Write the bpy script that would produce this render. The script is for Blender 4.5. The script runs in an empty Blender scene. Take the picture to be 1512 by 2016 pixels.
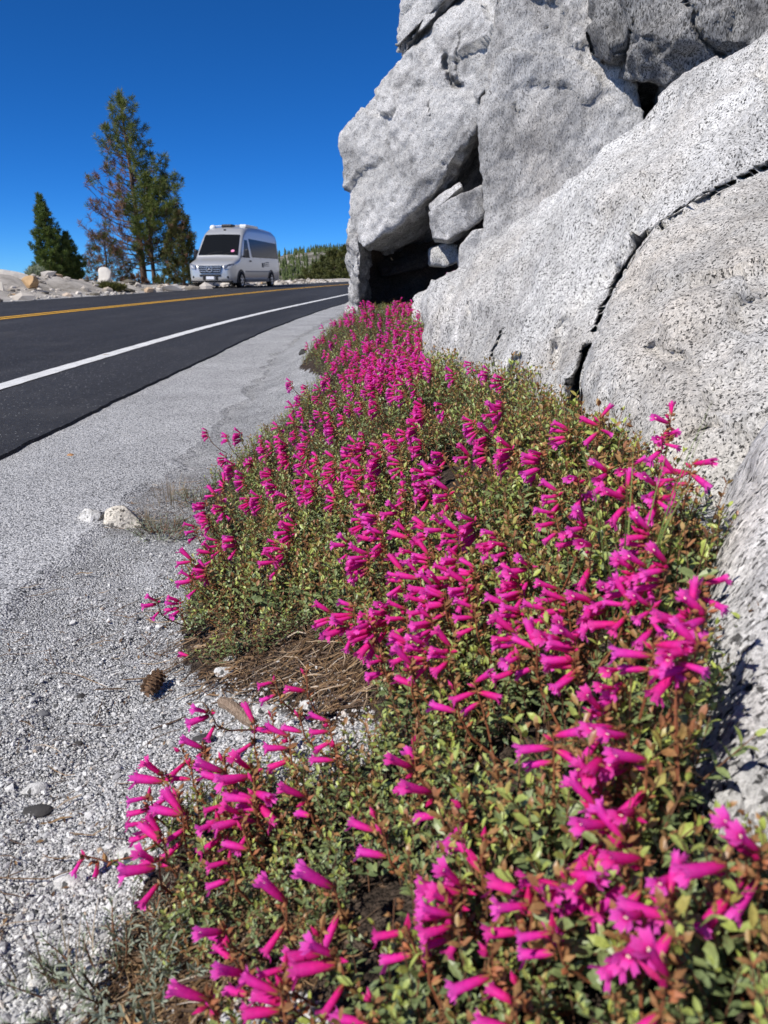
import bpy, bmesh, math, random
import numpy as np
from mathutils import Vector, Matrix, Euler

# ------------------------------------------------------------------ camera, sky, sun, exposure
SC = bpy.context.scene
COL = SC.collection
PITCH = math.atan(470 / 1456.0)
FPX, HC = 1456.0, 0.6
cam_d = bpy.data.cameras.new('camera')
cam_d.sensor_fit = 'VERTICAL'; cam_d.sensor_height = 24.0; cam_d.lens = 24.0 * FPX / 2016.0
cam_d.clip_start = 0.02; cam_d.clip_end = 6000
cam_d.dof.use_dof = True; cam_d.dof.focus_distance = 1.7; cam_d.dof.aperture_fstop = 6.4
cam = bpy.data.objects.new('camera', cam_d); COL.objects.link(cam)
cam.location = (0, 0, HC); cam.rotation_euler = (math.pi / 2 - PITCH, 0, 0)
SC.camera = cam

SUN_EL = math.radians(47); SUN_AZ = math.atan2(-0.80, -0.60)
SDIR = Vector((math.sin(SUN_AZ) * math.cos(SUN_EL), math.cos(SUN_AZ) * math.cos(SUN_EL), math.sin(SUN_EL)))
W = bpy.data.worlds.new('World'); SC.world = W; W.use_nodes = True
nt = W.node_tree; nt.nodes.clear()
_o = nt.nodes.new('ShaderNodeOutputWorld'); _b = nt.nodes.new('ShaderNodeBackground'); _s = nt.nodes.new('ShaderNodeTexSky')
_s.sky_type = 'NISHITA'; _s.sun_disc = False; _s.sun_elevation = SUN_EL; _s.sun_rotation = SUN_AZ
_s.altitude = 6000; _s.air_density = 1.0; _s.dust_density = 0.0; _s.ozone_density = 10.0
_t = nt.nodes.new('ShaderNodeMix'); _t.data_type = 'RGBA'; _t.blend_type = 'MULTIPLY'; _t.inputs[0].default_value = 1.0; _t.inputs[7].default_value = (0.55, 0.90, 1.15, 1)
_hs = nt.nodes.new('ShaderNodeHueSaturation'); _hs.inputs['Saturation'].default_value = 1.05
nt.links.new(_s.outputs[0], _t.inputs[6]); nt.links.new(_t.outputs[2], _hs.inputs['Color'])
nt.links.new(_hs.outputs[0], _b.inputs[0]); nt.links.new(_b.outputs[0], _o.inputs[0]); _b.inputs[1].default_value = 0.095
sl = bpy.data.lights.new('sun', 'SUN'); sl.energy = 4.6; sl.angle = math.radians(0.53); sl.color = (1.0, 0.955, 0.89)
so = bpy.data.objects.new('sun', sl); COL.objects.link(so); so.rotation_euler = SDIR.to_track_quat('Z', 'Y').to_euler()
so.location = (-5, -5, 8)
SC.view_settings.view_transform = 'Standard'; SC.view_settings.look = 'None'; SC.view_settings.gamma = 1.0
SC.view_settings.use_curve_mapping = False; SC.view_settings.exposure = 0.25
SC.cycles.use_denoising = True
SC.cycles.max_bounces = 6; SC.cycles.diffuse_bounces = 3; SC.cycles.transparent_max_bounces = 6

# ------------------------------------------------------------------ helpers
RNG = np.random.default_rng(7)
CP, SP = math.cos(PITCH), math.sin(PITCH)
def ray(px, py):
    u, v = px - 756.0, py - 1008.0
    return np.array([u, FPX * CP - v * SP, -FPX * SP - v * CP])
def at_y(px, py, Y):
    d = ray(px, py); t = Y / d[1]
    return np.array([d[0] * t, Y, HC + d[2] * t])
def at_z(px, py, z):
    d = ray(px, py); t = (z - HC) / d[2]
    return np.array([d[0] * t, d[1] * t, z])
def project(P):
    P = np.asarray(P, float); dx = P[..., 0]; dy = P[..., 1]; dz = P[..., 2] - HC
    fw = dy * CP - dz * SP; dn = -dy * SP - dz * CP
    fw = np.where(fw < 1e-3, 1e-3, fw)
    return 756 + FPX * dx / fw, 1008 + FPX * dn / fw
def sstep(a, b, x):
    t = np.clip((x - a) / (b - a), 0, 1); return t * t * (3 - 2 * t)
def _h(i, j, k, seed):
    n = (i * 374761393 + j * 668265263 + k * 2147483647 + seed * 1274126177) & 0xFFFFFFFF
    n = ((n ^ (n >> 13)) * 1274126177) & 0xFFFFFFFF
    n = (n ^ (n >> 16)) & 0xFFFFFFFF
    return n.astype(np.float64) / 4294967295.0 * 2 - 1
def vnoise(P, scale, seed=0):
    P = np.asarray(P, float) * scale
    I = np.floor(P).astype(np.int64); f = P - I; f = f * f * f * (f * (f * 6 - 15) + 10)
    r = 0
    for a in (0, 1):
        wa = f[..., 0] if a else 1 - f[..., 0]
        for b in (0, 1):
            wb = f[..., 1] if b else 1 - f[..., 1]
            for c in (0, 1):
                wc = f[..., 2] if c else 1 - f[..., 2]
                r = r + wa * wb * wc * _h(I[..., 0] + a, I[..., 1] + b, I[..., 2] + c, seed)
    return r
def fbm(P, scale, oct=4, seed=0, gain=0.5):
    r = 0; a = 1.0
    for o in range(oct):
        r = r + a * vnoise(P, scale * 2.03 ** o, seed + o * 17); a *= gain
    return r
def inpoly(x, y, poly):
    x = np.asarray(x, float); y = np.asarray(y, float); r = np.zeros(x.shape, bool); n = len(poly)
    for i in range(n):
        x0, y0 = poly[i]; x1, y1 = poly[(i + 1) % n]
        if y0 == y1: continue
        c = ((y0 > y) != (y1 > y)) & (x < (x1 - x0) * (y - y0) / (y1 - y0) + x0)
        r ^= c
    return r
def segdist(x, y, poly, closed=False):
    best = np.full(np.shape(x), 1e9); n = len(poly)
    for i in range(n if closed else n - 1):
        ax, ay = poly[i]; bx, by = poly[(i + 1) % n]
        L = (bx - ax) ** 2 + (by - ay) ** 2 + 1e-9
        t = np.clip(((x - ax) * (bx - ax) + (y - ay) * (by - ay)) / L, 0, 1)
        best = np.minimum(best, np.hypot(x - ax - t * (bx - ax), y - ay - t * (by - ay)))
    return best

def mesh_arrays(name, V, F, mats=(), mi=None, smooth=False, attrs=None):
    """V (n,3); F (m,k) faces of one size"""
    me = bpy.data.meshes.new(name); V = np.ascontiguousarray(V, np.float32); F = np.ascontiguousarray(F, np.int32)
    me.vertices.add(len(V)); me.vertices.foreach_set('co', V.ravel())
    k = F.shape[1]; me.loops.add(F.size); me.loops.foreach_set('vertex_index', F.ravel())
    me.polygons.add(len(F)); me.polygons.foreach_set('loop_start', np.arange(len(F), dtype=np.int32) * k)
    me.polygons.foreach_set('loop_total', np.full(len(F), k, np.int32))
    if mi is not None: me.polygons.foreach_set('material_index', np.ascontiguousarray(mi, np.int32))
    me.polygons.foreach_set('use_smooth', np.full(len(F), bool(smooth)))
    for m in mats: me.materials.append(m)
    for an, av in (attrs or {}).items():
        a = me.attributes.new(an, 'FLOAT', 'POINT'); a.data.foreach_set('value', np.ascontiguousarray(av, np.float32))
    me.update(calc_edges=True); me.validate()
    return me
def link(name, me, parent=None, loc=None, **tags):
    o = bpy.data.objects.new(name, me); COL.objects.link(o)
    if parent is not None: o.parent = parent
    if loc is not None: o.location = loc
    for k, v in tags.items():
        if v: o[k] = v
    return o
def empty(name, loc, label, category, group=None, rz=0):
    return_ = link(name, None, None, loc, label=label, category=category, group=group); return_.rotation_euler = (0, 0, rz)
    return_.empty_display_size = 0.1
    return return_

class MB:
    """collects triangles/quads into one mesh, with one material index per face"""
    def __init__(s): s.v = []; s.f = []; s.m = []
    def add(s, vs, fs, m=0):
        o = len(s.v); s.v += [tuple(map(float, p)) for p in vs]; s.f += [tuple(i + o for i in f) for f in fs]; s.m += [m] * len(fs); return s
    def box(s, x0, x1, y0, y1, z0, z1, m=0, M=None, bev=0.0):
        if bev:
            bm = bmesh.new(); bmesh.ops.create_cube(bm, size=1)
            for v in bm.verts: v.co = (x0 + (v.co.x + .5) * (x1 - x0), y0 + (v.co.y + .5) * (y1 - y0), z0 + (v.co.z + .5) * (z1 - z0))
            bmesh.ops.bevel(bm, geom=list(bm.edges), offset=bev, segments=2, affect='EDGES', profile=0.5)
            bm.verts.index_update()
            vs = [v.co.copy() for v in bm.verts]; fs = [[v.index for v in f.verts] for f in bm.faces]; bm.free()
        else:
            vs = [Vector(p) for p in ((x0, y0, z0), (x1, y0, z0), (x1, y1, z0), (x0, y1, z0), (x0, y0, z1), (x1, y0, z1), (x1, y1, z1), (x0, y1, z1))]
            fs = [(0, 3, 2, 1), (4, 5, 6, 7), (0, 1, 5, 4), (1, 2, 6, 5), (2, 3, 7, 6), (3, 0, 4, 7)]
        if M: vs = [M @ v for v in vs]
        return s.add(vs, fs, m)
    def tube(s, pts, rad, n=6, m=0, cap=True):
        pts = [Vector(p) for p in pts]; N = len(pts)
        if not hasattr(rad, '__len__'): rad = [rad] * N
        ref = Vector((0.31, 0.17, 0.93)); vs = []
        for i, p in enumerate(pts):
            t = (pts[min(i + 1, N - 1)] - pts[max(i - 1, 0)]).normalized()
            a = t.cross(ref)
            if a.length < 1e-3: a = t.cross(Vector((1, 0, 0)))
            a.normalize(); b = t.cross(a)
            for k in range(n):
                th = 2 * math.pi * k / n; vs.append(p + (a * math.cos(th) + b * math.sin(th)) * rad[i])
        fs = [(i * n + k, i * n + (k + 1) % n, (i + 1) * n + (k + 1) % n, (i + 1) * n + k) for i in range(N - 1) for k in range(n)]
        if cap: fs += [tuple(range(n))[::-1], tuple((N - 1) * n + k for k in range(n))]
        return s.add(vs, fs, m)
    def lathe(s, prof, n=20, m=0, M=None, cap=True):
        """prof: list of (r, z) around local Z"""
        vs = [Vector((r * math.cos(2 * math.pi * k / n), r * math.sin(2 * math.pi * k / n), z)) for r, z in prof for k in range(n)]
        fs = [(i * n + k, i * n + (k + 1) % n, (i + 1) * n + (k + 1) % n, (i + 1) * n + k) for i in range(len(prof) - 1) for k in range(n)]
        if cap: fs += [tuple(range(n))[::-1], tuple((len(prof) - 1) * n + k for k in range(n))]
        if M: vs = [M @ v for v in vs]
        return s.add(vs, fs, m)
    def mesh(s, name, mats, smooth=False):
        me = bpy.data.meshes.new(name); me.from_pydata(s.v, [], s.f)
        for m in (mats if isinstance(mats, (list, tuple)) else [mats]): me.materials.append(m)
        me.polygons.foreach_set('material_index', s.m); me.polygons.foreach_set('use_smooth', [smooth] * len(s.f))
        me.update(); return me
    def tris(s):
        F = []; m = []
        for f, mm in zip(s.f, s.m):
            for i in range(1, len(f) - 1): F.append((f[0], f[i], f[i + 1])); m.append(mm)
        return np.array(s.v, float), np.array(F, int), np.array(m, int)

# ------------------------------------------------------------------ materials
class NG:
    def __init__(s, name):
        s.m = bpy.data.materials.new(name); s.m.use_nodes = True; s.t = s.m.node_tree; s.t.nodes.clear()
        s.out = s.n('ShaderNodeOutputMaterial'); s.co = s.n('ShaderNodeTexCoord').outputs['Object']
    def n(s, typ, **kw):
        x = s.t.nodes.new(typ)
        for k, v in kw.items(): setattr(x, k, v)
        return x
    def l(s, a, b): s.t.links.new(a, b)
    def put(s, inp, v):
        if hasattr(v, 'is_output') or isinstance(v, bpy.types.NodeSocket): s.l(v, inp)
        elif isinstance(v, (tuple, list)) and len(v) == 3 and inp.type == 'RGBA': inp.default_value = (*v, 1)
        else: inp.default_value = v
    def mapping(s, scale=(1, 1, 1), rot=(0, 0, 0), src=None):
        x = s.n('ShaderNodeMapping'); s.l(src or s.co, x.inputs[0]); x.inputs['Scale'].default_value = scale; x.inputs['Rotation'].default_value = rot
        return x.outputs[0]
    def noise(s, scale, detail=3, rough=0.55, co=None, dist=0.0):
        x = s.n('ShaderNodeTexNoise'); s.l(co or s.co, x.inputs['Vector']); x.inputs['Scale'].default_value = scale
        x.inputs['Detail'].default_value = detail; x.inputs['Roughness'].default_value = rough; x.inputs['Distortion'].default_value = dist
        return x.outputs['Fac']
    def voro(s, scale, co=None, feature='F1', rand=1.0):
        x = s.n('ShaderNodeTexVoronoi', feature=feature); s.l(co or s.co, x.inputs['Vector']); x.inputs['Scale'].default_value = scale
        x.inputs['Randomness'].default_value = rand
        return x.outputs
    def ramp(s, fac, stops, interp='LINEAR'):
        x = s.n('ShaderNodeValToRGB'); s.l(fac, x.inputs[0]); r = x.color_ramp; r.interpolation = interp
        while len(r.elements) < len(stops): r.elements.new(0.5)
        for e, (p, c) in zip(r.elements, stops):
            e.position = p; e.color = (c, c, c, 1) if not isinstance(c, tuple) else (*c, 1)
        return x.outputs[0]
    def mix(s, fac, a, b, mode='MIX'):
        x = s.n('ShaderNodeMix', data_type='RGBA', blend_type=mode); x.clamp_factor = True
        s.put(x.inputs[0], fac); s.put(x.inputs[6], a); s.put(x.inputs[7], b); return x.outputs[2]
    def math(s, op, a, b=0.0, clamp=False):
        x = s.n('ShaderNodeMath', operation=op, use_clamp=clamp); s.put(x.inputs[0], a); s.put(x.inputs[1], b); return x.outputs[0]
    def sep(s, c):
        x = s.n('ShaderNodeSeparateColor'); s.l(c, x.inputs[0]); return x.outputs
    def attr(s, name):
        return s.n('ShaderNodeAttribute', attribute_name=name).outputs['Fac']
    def bump(s, h, dist=0.003, strength=1.0, nrm=None):
        x = s.n('ShaderNodeBump'); x.inputs['Distance'].default_value = dist; x.inputs['Strength'].default_value = strength; s.l(h, x.inputs['Height'])
        if nrm: s.l(nrm, x.inputs['Normal'])
        return x.outputs[0]
    def pbr(s, col, rough=0.8, metal=0.0, nrm=None, spec=0.3, **kw):
        x = s.n('ShaderNodeBsdfPrincipled'); s.put(x.inputs['Base Color'], col); s.put(x.inputs['Roughness'], rough); s.put(x.inputs['Metallic'], metal)
        s.put(x.inputs['Specular IOR Level'], spec)
        for k, v in kw.items(): s.put(x.inputs[k], v)
        if nrm: s.l(nrm, x.inputs['Normal'])
        return x.outputs[0]
    def done(s, sh): s.l(sh, s.out.inputs[0]); return s.m
    def leafy(s, col, tcol, fac=0.3, rough=0.5, spec=0.3):
        a = s.pbr(col, rough, spec=spec); t = s.n('ShaderNodeBsdfTranslucent'); s.put(t.inputs[0], tcol)
        x = s.n('ShaderNodeMixShader'); x.inputs[0].default_value = fac; s.l(a, x.inputs[1]); s.l(t.outputs[0], x.inputs[2]); return s.done(x.outputs[0])

def plain(name, col, rough=0.7, metal=0.0, vary=0.12, scale=20, spec=0.3, bump=0.0, **kw):
    g = NG(name); f = g.noise(scale, 4)
    a = tuple(max(0, c * (1 - vary)) for c in col); b = tuple(min(1, c * (1 + vary)) for c in col)
    c = g.mix(f, a, b)
    return g.done(g.pbr(c, rough, metal, g.bump(f, bump) if bump else None, spec, **kw))

def granite(name, cell=150, white=0.62, grey=0.34, dark=0.05, darkfrac=0.17, stretch=(1, 1, 1), rot=(0, 0, 0), stain=0.5, warm=0.35, tone=(1, 1, 1), bumpd=0.006, seed=0.0, flecks=0.5):
    g = NG(name)
    base = g.mapping((1, 1, 1)); mp = g.n('ShaderNodeMapping'); g.l(g.co, mp.inputs[0]); mp.inputs['Location'].default_value = (seed, seed * 1.7, -seed)
    mp.inputs['Rotation'].default_value = rot; mp.inputs['Scale'].default_value = stretch; co = mp.outputs[0]
    vm = g.n('ShaderNodeVectorMath', operation='MULTIPLY_ADD'); nz = g.n('ShaderNodeTexNoise'); g.l(co, nz.inputs['Vector']); nz.inputs['Scale'].default_value = cell * 0.5; nz.inputs['Detail'].default_value = 4
    g.l(nz.outputs['Color'], vm.inputs[0]); vm.inputs[1].default_value = (2.6 / cell,) * 3; g.l(co, vm.inputs[2]); cw = vm.outputs[0]
    v = g.voro(cell, cw); r = g.sep(v['Color'])
    grain = g.ramp(r[0], [(0.0, dark), (darkfrac, dark * 2.2), (darkfrac + 0.10, grey * 0.85), (0.55, grey * 1.2), (0.7, white * 0.88), (1.0, white)])
    v2 = g.voro(cell * 2.1, cw); r2 = g.sep(v2['Color'])
    col = g.mix(0.7, grain, g.ramp(r2[1], [(0.0, 0.35), (0.14, 0.75), (0.5, 1.0), (1.0, 1.14)]), 'MULTIPLY')
    fl = g.noise(cell * 0.36, 4, 0.7, co); col = g.mix(g.math('MULTIPLY', g.ramp(fl, [(0.30, 1.0), (0.38, 0.0)]), flecks), col, (dark, dark, dark * 1.05))
    mid = g.noise(cell * 0.06, 7, 0.78, co); col = g.mix(1.0, col, g.ramp(mid, [(0.3, 0.66), (0.5, 0.98), (0.7, 1.2)]), 'MULTIPLY')
    big = g.noise(2.3, 6, 0.62, co); col = g.mix(1.0, col, g.ramp(big, [(0.28, 0.58), (0.5, 0.95), (0.72, 1.12)]), 'MULTIPLY')
    st = g.noise(3.0, 9, 0.70, base, 0.5); col = g.mix(g.math('MULTIPLY', g.ramp(st, [(0.50, 0.0), (0.60, 1.0)]), stain), col, g.mix(0.62, col, (0.05, 0.05, 0.053)))
    wm = g.noise(2.6, 6, 0.65, co); col = g.mix(g.math('MULTIPLY', g.ramp(wm, [(0.47, 0.0), (0.68, 1.0)]), warm), col, g.mix(1.0, col, (1.0, 0.88, 0.74), 'MULTIPLY'))
    col = g.mix(1.0, col, tone, 'MULTIPLY')
    h1 = g.noise(cell * 0.35, 6, 0.7, co); h2 = g.noise(8, 8, 0.66, co)
    n2 = g.bump(h2, 0.03, 0.6); n1 = g.bump(g.math('ADD', h1, g.math('MULTIPLY', r[0], 0.12)), bumpd, 0.9, n2)
    return g.done(g.pbr(col, 0.86, 0, n1, 0.25))

M = {}
M['granite_far'] = granite('granite_pale_grey', 260, 0.72, 0.50, 0.12, 0.09, (1, 1, 0.85), (0.2, 0.3, 0), 0.85, 0.10, (1.0, 0.985, 0.965), 0.008, 1.3, 0.4)
M['granite_face'] = granite('granite_streaked', 260, 0.60, 0.42, 0.12, 0.11, (1.0, 1.0, 0.40), (0.25, -0.35, 0), 0.45, 0.25, (1.0, 0.985, 0.965), 0.007, 4.1, 0.45)
M['granite_dark'] = granite('granite_streaked_shade', 200, 0.42, 0.25, 0.05, 0.2, (1.0, 1.0, 0.36), (0.3, -0.45, 0), 0.9, 0.15, (1.0, 0.985, 0.965), 0.010, 7.7, 0.7)  # streaked granite, its colour darkened for the shade of a block facing away
M['granite_mid'] = granite('granite_salt_and_pepper', 330, 0.74, 0.52, 0.05, 0.11, (1.0, 1.0, 0.6), (0.4, 0.5, 0.2), 0.35, 0.30, (1, 0.985, 0.955), 0.005, 2.2, 0.7)
M['granite_warm'] = granite('granite_warm_speckled', 330, 0.76, 0.53, 0.05, 0.11, (1, 1, 0.75), (0.5, 0.1, 0.3), 0.25, 0.5, (1.0, 0.98, 0.94), 0.005, 5.2, 0.75)
M['granite_near'] = granite('granite_grey_flowing', 330, 0.84, 0.58, 0.07, 0.12, (1.0, 1.0, 0.40), (0.3, -0.25, 0.1), 0.35, 0.3, (1.0, 0.985, 0.965), 0.005, 9.1, 0.75)
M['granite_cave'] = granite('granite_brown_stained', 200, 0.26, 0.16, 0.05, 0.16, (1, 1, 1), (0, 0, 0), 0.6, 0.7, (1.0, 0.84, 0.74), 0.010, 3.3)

def gravel_mat():
    g = NG('gravel_ground'); soil = g.attr('soil'); pale = g.attr('pale')
    nz = g.n('ShaderNodeTexNoise'); g.l(g.co, nz.inputs['Vector']); nz.inputs['Scale'].default_value = 90; nz.inputs['Detail'].default_value = 3
    vm = g.n('ShaderNodeVectorMath', operation='MULTIPLY_ADD'); g.l(nz.outputs['Color'], vm.inputs[0]); vm.inputs[1].default_value = (0.007,) * 3; g.l(g.co, vm.inputs[2]); cw = vm.outputs[0]
    v = g.voro(300, cw); r = g.sep(v['Color'])
    grain = g.ramp(r[0], [(0.0, 0.10), (0.08, 0.15), (0.15, 0.36), (0.4, 0.50), (0.5, 0.64), (1.0, 0.76)])
    edge = g.ramp(v['Distance'], [(0.0, 1.05), (0.45, 1.0), (0.75, 0.5)]); col = g.mix(0.8, grain, edge, 'MULTIPLY')
    v2 = g.voro(420, cw); col = g.mix(0.6, col, g.ramp(g.sep(v2['Color'])[0], [(0.0, 0.3), (0.3, 0.8), (1.0, 1.15)]), 'MULTIPLY')
    big = g.noise(4.5, 5, 0.6); col = g.mix(1.0, col, g.ramp(big, [(0.3, 0.72), (0.6, 1.06)]), 'MULTIPLY')
    sn = g.noise(60, 5, 0.7); scol = g.ramp(sn, [(0.3, (0.018, 0.013, 0.010)), (0.5, (0.06, 0.043, 0.032)), (0.7, (0.16, 0.12, 0.09))])
    sm = g.math('MULTIPLY', soil, g.math('ADD', 0.55, g.math('MULTIPLY', g.noise(35, 5, 0.7), 0.9)), True)
    sm = g.ramp(sm, [(0.25, 0.0), (0.6, 1.0)])
    col = g.mix(sm, col, scol)
    pn = g.noise(0.8, 10, 0.8); pcol = g.ramp(pn, [(0.33, (0.17, 0.15, 0.12)), (0.45, (0.36, 0.33, 0.29)), (0.55, (0.50, 0.46, 0.41)), (0.7, (0.62, 0.58, 0.53))])
    col = g.mix(pale, col, pcol)
    h = g.math('ADD', g.math('MULTIPLY', v['Distance'], -1.0), g.noise(160, 4))
    return g.done(g.pbr(col, 0.9, 0, g.bump(h, 0.006, 1.0), 0.2))
M['gravel'] = gravel_mat()
def pavement_mat():
    g = NG('worn_asphalt'); nz = g.n('ShaderNodeTexNoise'); g.l(g.co, nz.inputs['Vector']); nz.inputs['Scale'].default_value = 130; nz.inputs['Detail'].default_value = 2
    vm = g.n('ShaderNodeVectorMath', operation='MULTIPLY_ADD'); g.l(nz.outputs['Color'], vm.inputs[0]); vm.inputs[1].default_value = (0.005,) * 3; g.l(g.co, vm.inputs[2]); cw = vm.outputs[0]
    v = g.voro(230, cw); r = g.sep(v['Color'])
    col = g.ramp(r[0], [(0.0, (0.07, 0.072, 0.075)), (0.15, (0.19, 0.192, 0.196)), (0.34, (0.42, 0.42, 0.425)), (0.75, (0.56, 0.56, 0.56)), (1.0, (0.72, 0.71, 0.69))])
    col = g.mix(0.7, col, g.ramp(v['Distance'], [(0.3, 1.08), (0.75, 0.42)]), 'MULTIPLY')
    big = g.noise(2.2, 5, 0.6); col = g.mix(1.0, col, g.ramp(big, [(0.3, 0.80), (0.7, 1.12)]), 'MULTIPLY')
    ck = g.voro(1.9, g.mapping((1, 1, 0.01)), 'DISTANCE_TO_EDGE'); wob = g.noise(14, 5, 0.7)
    crack = g.ramp(g.math('ADD', ck['Distance'], g.math('MULTIPLY', g.math('SUBTRACT', wob, 0.5), 0.10)), [(0.0, 0.0), (0.006, 0.25), (0.014, 1.0)])
    gate = g.ramp(g.noise(0.9, 2), [(0.60, 1.0), (0.70, 0.0)])
    crack = g.math('MAXIMUM', crack, gate)
    col = g.mix(1.0, col, crack, 'MULTIPLY')
    h = g.math('ADD', g.math('MULTIPLY', v['Distance'], -1.0), g.math('MULTIPLY', crack, 1.5))
    return g.done(g.pbr(col, 0.85, 0, g.bump(h, 0.003, 1.0), 0.3))
M['pavement'] = pavement_mat()
def asphalt_mat():
    g = NG('new_asphalt'); v = g.voro(190); r = g.sep(v['Color'])
    col = g.ramp(r[0], [(0.0, (0.012, 0.012, 0.013)), (0.6, (0.024, 0.024, 0.026)), (0.93, (0.038, 0.038, 0.040)), (0.985, (0.045, 0.045, 0.048)), (0.993, (0.20, 0.20, 0.20)), (1.0, (0.36, 0.36, 0.36))])
    big = g.noise(1.3, 6, 0.65, g.mapping((1, 0.05, 1))); col = g.mix(1.0, col, g.ramp(big, [(0.3, 0.70), (0.5, 1.0), (0.7, 1.5)]), 'MULTIPLY')
    dust = g.noise(1.1, 8, 0.75); col = g.mix(g.math('MULTIPLY', g.ramp(dust, [(0.52, 0.0), (0.75, 1.0)]), 0.25), col, (0.12, 0.115, 0.11))
    return g.done(g.pbr(col, 0.78, 0, g.bump(v['Distance'], 0.003, 0.8), 0.35))
M['asphalt'] = asphalt_mat()
def paint_mat(name, col):
    g = NG(name); n = g.noise(240, 4, 0.7); w = g.noise(7, 5, 0.6)
    c = g.mix(g.ramp(n, [(0.36, 1.0), (0.46, 0.0)]), col, tuple(x * 0.3 for x in col)); c = g.mix(1.0, c, g.ramp(w, [(0.3, 0.82), (0.6, 1.0)]), 'MULTIPLY')
    return g.done(g.pbr(c, 0.6, 0, g.bump(n, 0.002), 0.3))
M['white_paint'] = paint_mat('white_road_paint', (0.78, 0.78, 0.76)); M['yellow_paint'] = paint_mat('yellow_road_paint', (0.80, 0.43, 0.03))

def tinted(name, stops, fac=0.28, rough=0.5, spec=0.35, tr=1.25):
    g = NG(name); t = g.attr('tint'); n = g.noise(300, 2)
    c = g.ramp(t, stops); c = g.mix(1.0, c, g.ramp(n, [(0.3, 0.8), (0.7, 1.15)]), 'MULTIPLY')
    tc = g.mix(1.0, c, (tr, tr * 1.05, tr * 0.55), 'MULTIPLY')
    return g.leafy(c, tc, fac, rough, spec)
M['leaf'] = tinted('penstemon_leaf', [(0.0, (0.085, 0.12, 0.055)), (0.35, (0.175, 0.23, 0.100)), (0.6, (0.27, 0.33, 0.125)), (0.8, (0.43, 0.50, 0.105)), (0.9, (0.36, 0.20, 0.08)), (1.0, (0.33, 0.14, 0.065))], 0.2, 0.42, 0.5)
M['twig'] = plain('brown_stem', (0.17, 0.085, 0.045), 0.8, scale=80, vary=0.4)
M['stem_red'] = plain('reddish_stem', (0.24, 0.085, 0.04), 0.6, scale=90, vary=0.35)
M['seed'] = tinted('dry_seed_capsule', [(0.0, (0.16, 0.07, 0.03)), (0.5, (0.30, 0.145, 0.06)), (1.0, (0.46, 0.27, 0.11))], 0.15, 0.7, 0.2, 1.1)
def petal_mat():
    g = NG('magenta_petal'); t = g.attr('tint'); n = g.noise(260, 3)
    c = g.ramp(t, [(0.0, (0.58, 0.04, 0.085)), (0.22, (0.80, 0.020, 0.24)), (0.55, (0.86, 0.026, 0.38)), (1.0, (0.90, 0.085, 0.52))])
    c = g.mix(1.0, c, g.ramp(n, [(0.3, 0.82), (0.7, 1.1)]), 'MULTIPLY')
    oi = g.n('ShaderNodeObjectInfo').outputs['Random']; c = g.mix(oi, g.mix(1.0, c, (1.0, 1.6, 1.28), 'MULTIPLY'), g.mix(1.0, c, (0.95, 0.85, 0.80), 'MULTIPLY'))
    return g.leafy(c, g.mix(1.0, c, (1.15, 1.0, 1.1), 'MULTIPLY'), 0.40, 0.60, 0.18)
M['petal'] = petal_mat()
M['calyx'] = plain('calyx', (0.34, 0.12, 0.05), 0.6, scale=200, vary=0.35)
M['anther'] = plain('cream_anther', (0.85, 0.72, 0.55), 0.6, scale=200)
M['needle'] = tinted('pine_needles', [(0.0, (0.060, 0.088, 0.026)), (0.5, (0.125, 0.160, 0.042)), (0.85, (0.20, 0.21, 0.055)), (1.0, (0.25, 0.23, 0.065))], 0.25, 0.5, 0.3)
M['needle_fir'] = tinted('fir_needles', [(0.0, (0.055, 0.092, 0.030)), (0.6, (0.12, 0.165, 0.042)), (1.0, (0.20, 0.23, 0.055))], 0.25, 0.5, 0.3)
M['needle_dead'] = tinted('dead_needles', [(0.0, (0.12, 0.065, 0.04)), (0.6, (0.25, 0.14, 0.09)), (1.0, (0.36, 0.22, 0.15))], 0.12, 0.7, 0.2)
M['needle_olive'] = tinted('olive_needles', [(0.0, (0.045, 0.055, 0.018)), (0.6, (0.10, 0.11, 0.030)), (1.0, (0.20, 0.17, 0.06))], 0.15, 0.6, 0.25)
M['bark'] = plain('pine_bark', (0.13, 0.085, 0.06), 0.9, scale=9, vary=0.5, bump=0.02)
M['litter'] = tinted('dry_needle_litter', [(0.0, (0.09, 0.055, 0.035)), (0.5, (0.26, 0.155, 0.075)), (0.8, (0.40, 0.27, 0.14)), (1.0, (0.55, 0.47, 0.38))], 0.1, 0.6, 0.3, 1.0)
M['woolly'] = tinted('woolly_grey_leaf', [(0.0, (0.20, 0.23, 0.17)), (1.0, (0.42, 0.46, 0.36))], 0.2, 0.8, 0.15)
M['grass'] = tinted('grass_blade', [(0.0, (0.10, 0.17, 0.045)), (1.0, (0.24, 0.30, 0.08))], 0.3, 0.5, 0.3)
M['drygrass'] = tinted('dry_grass', [(0.0, (0.25, 0.19, 0.14)), (1.0, (0.50, 0.42, 0.32))], 0.2, 0.7, 0.2)

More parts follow.
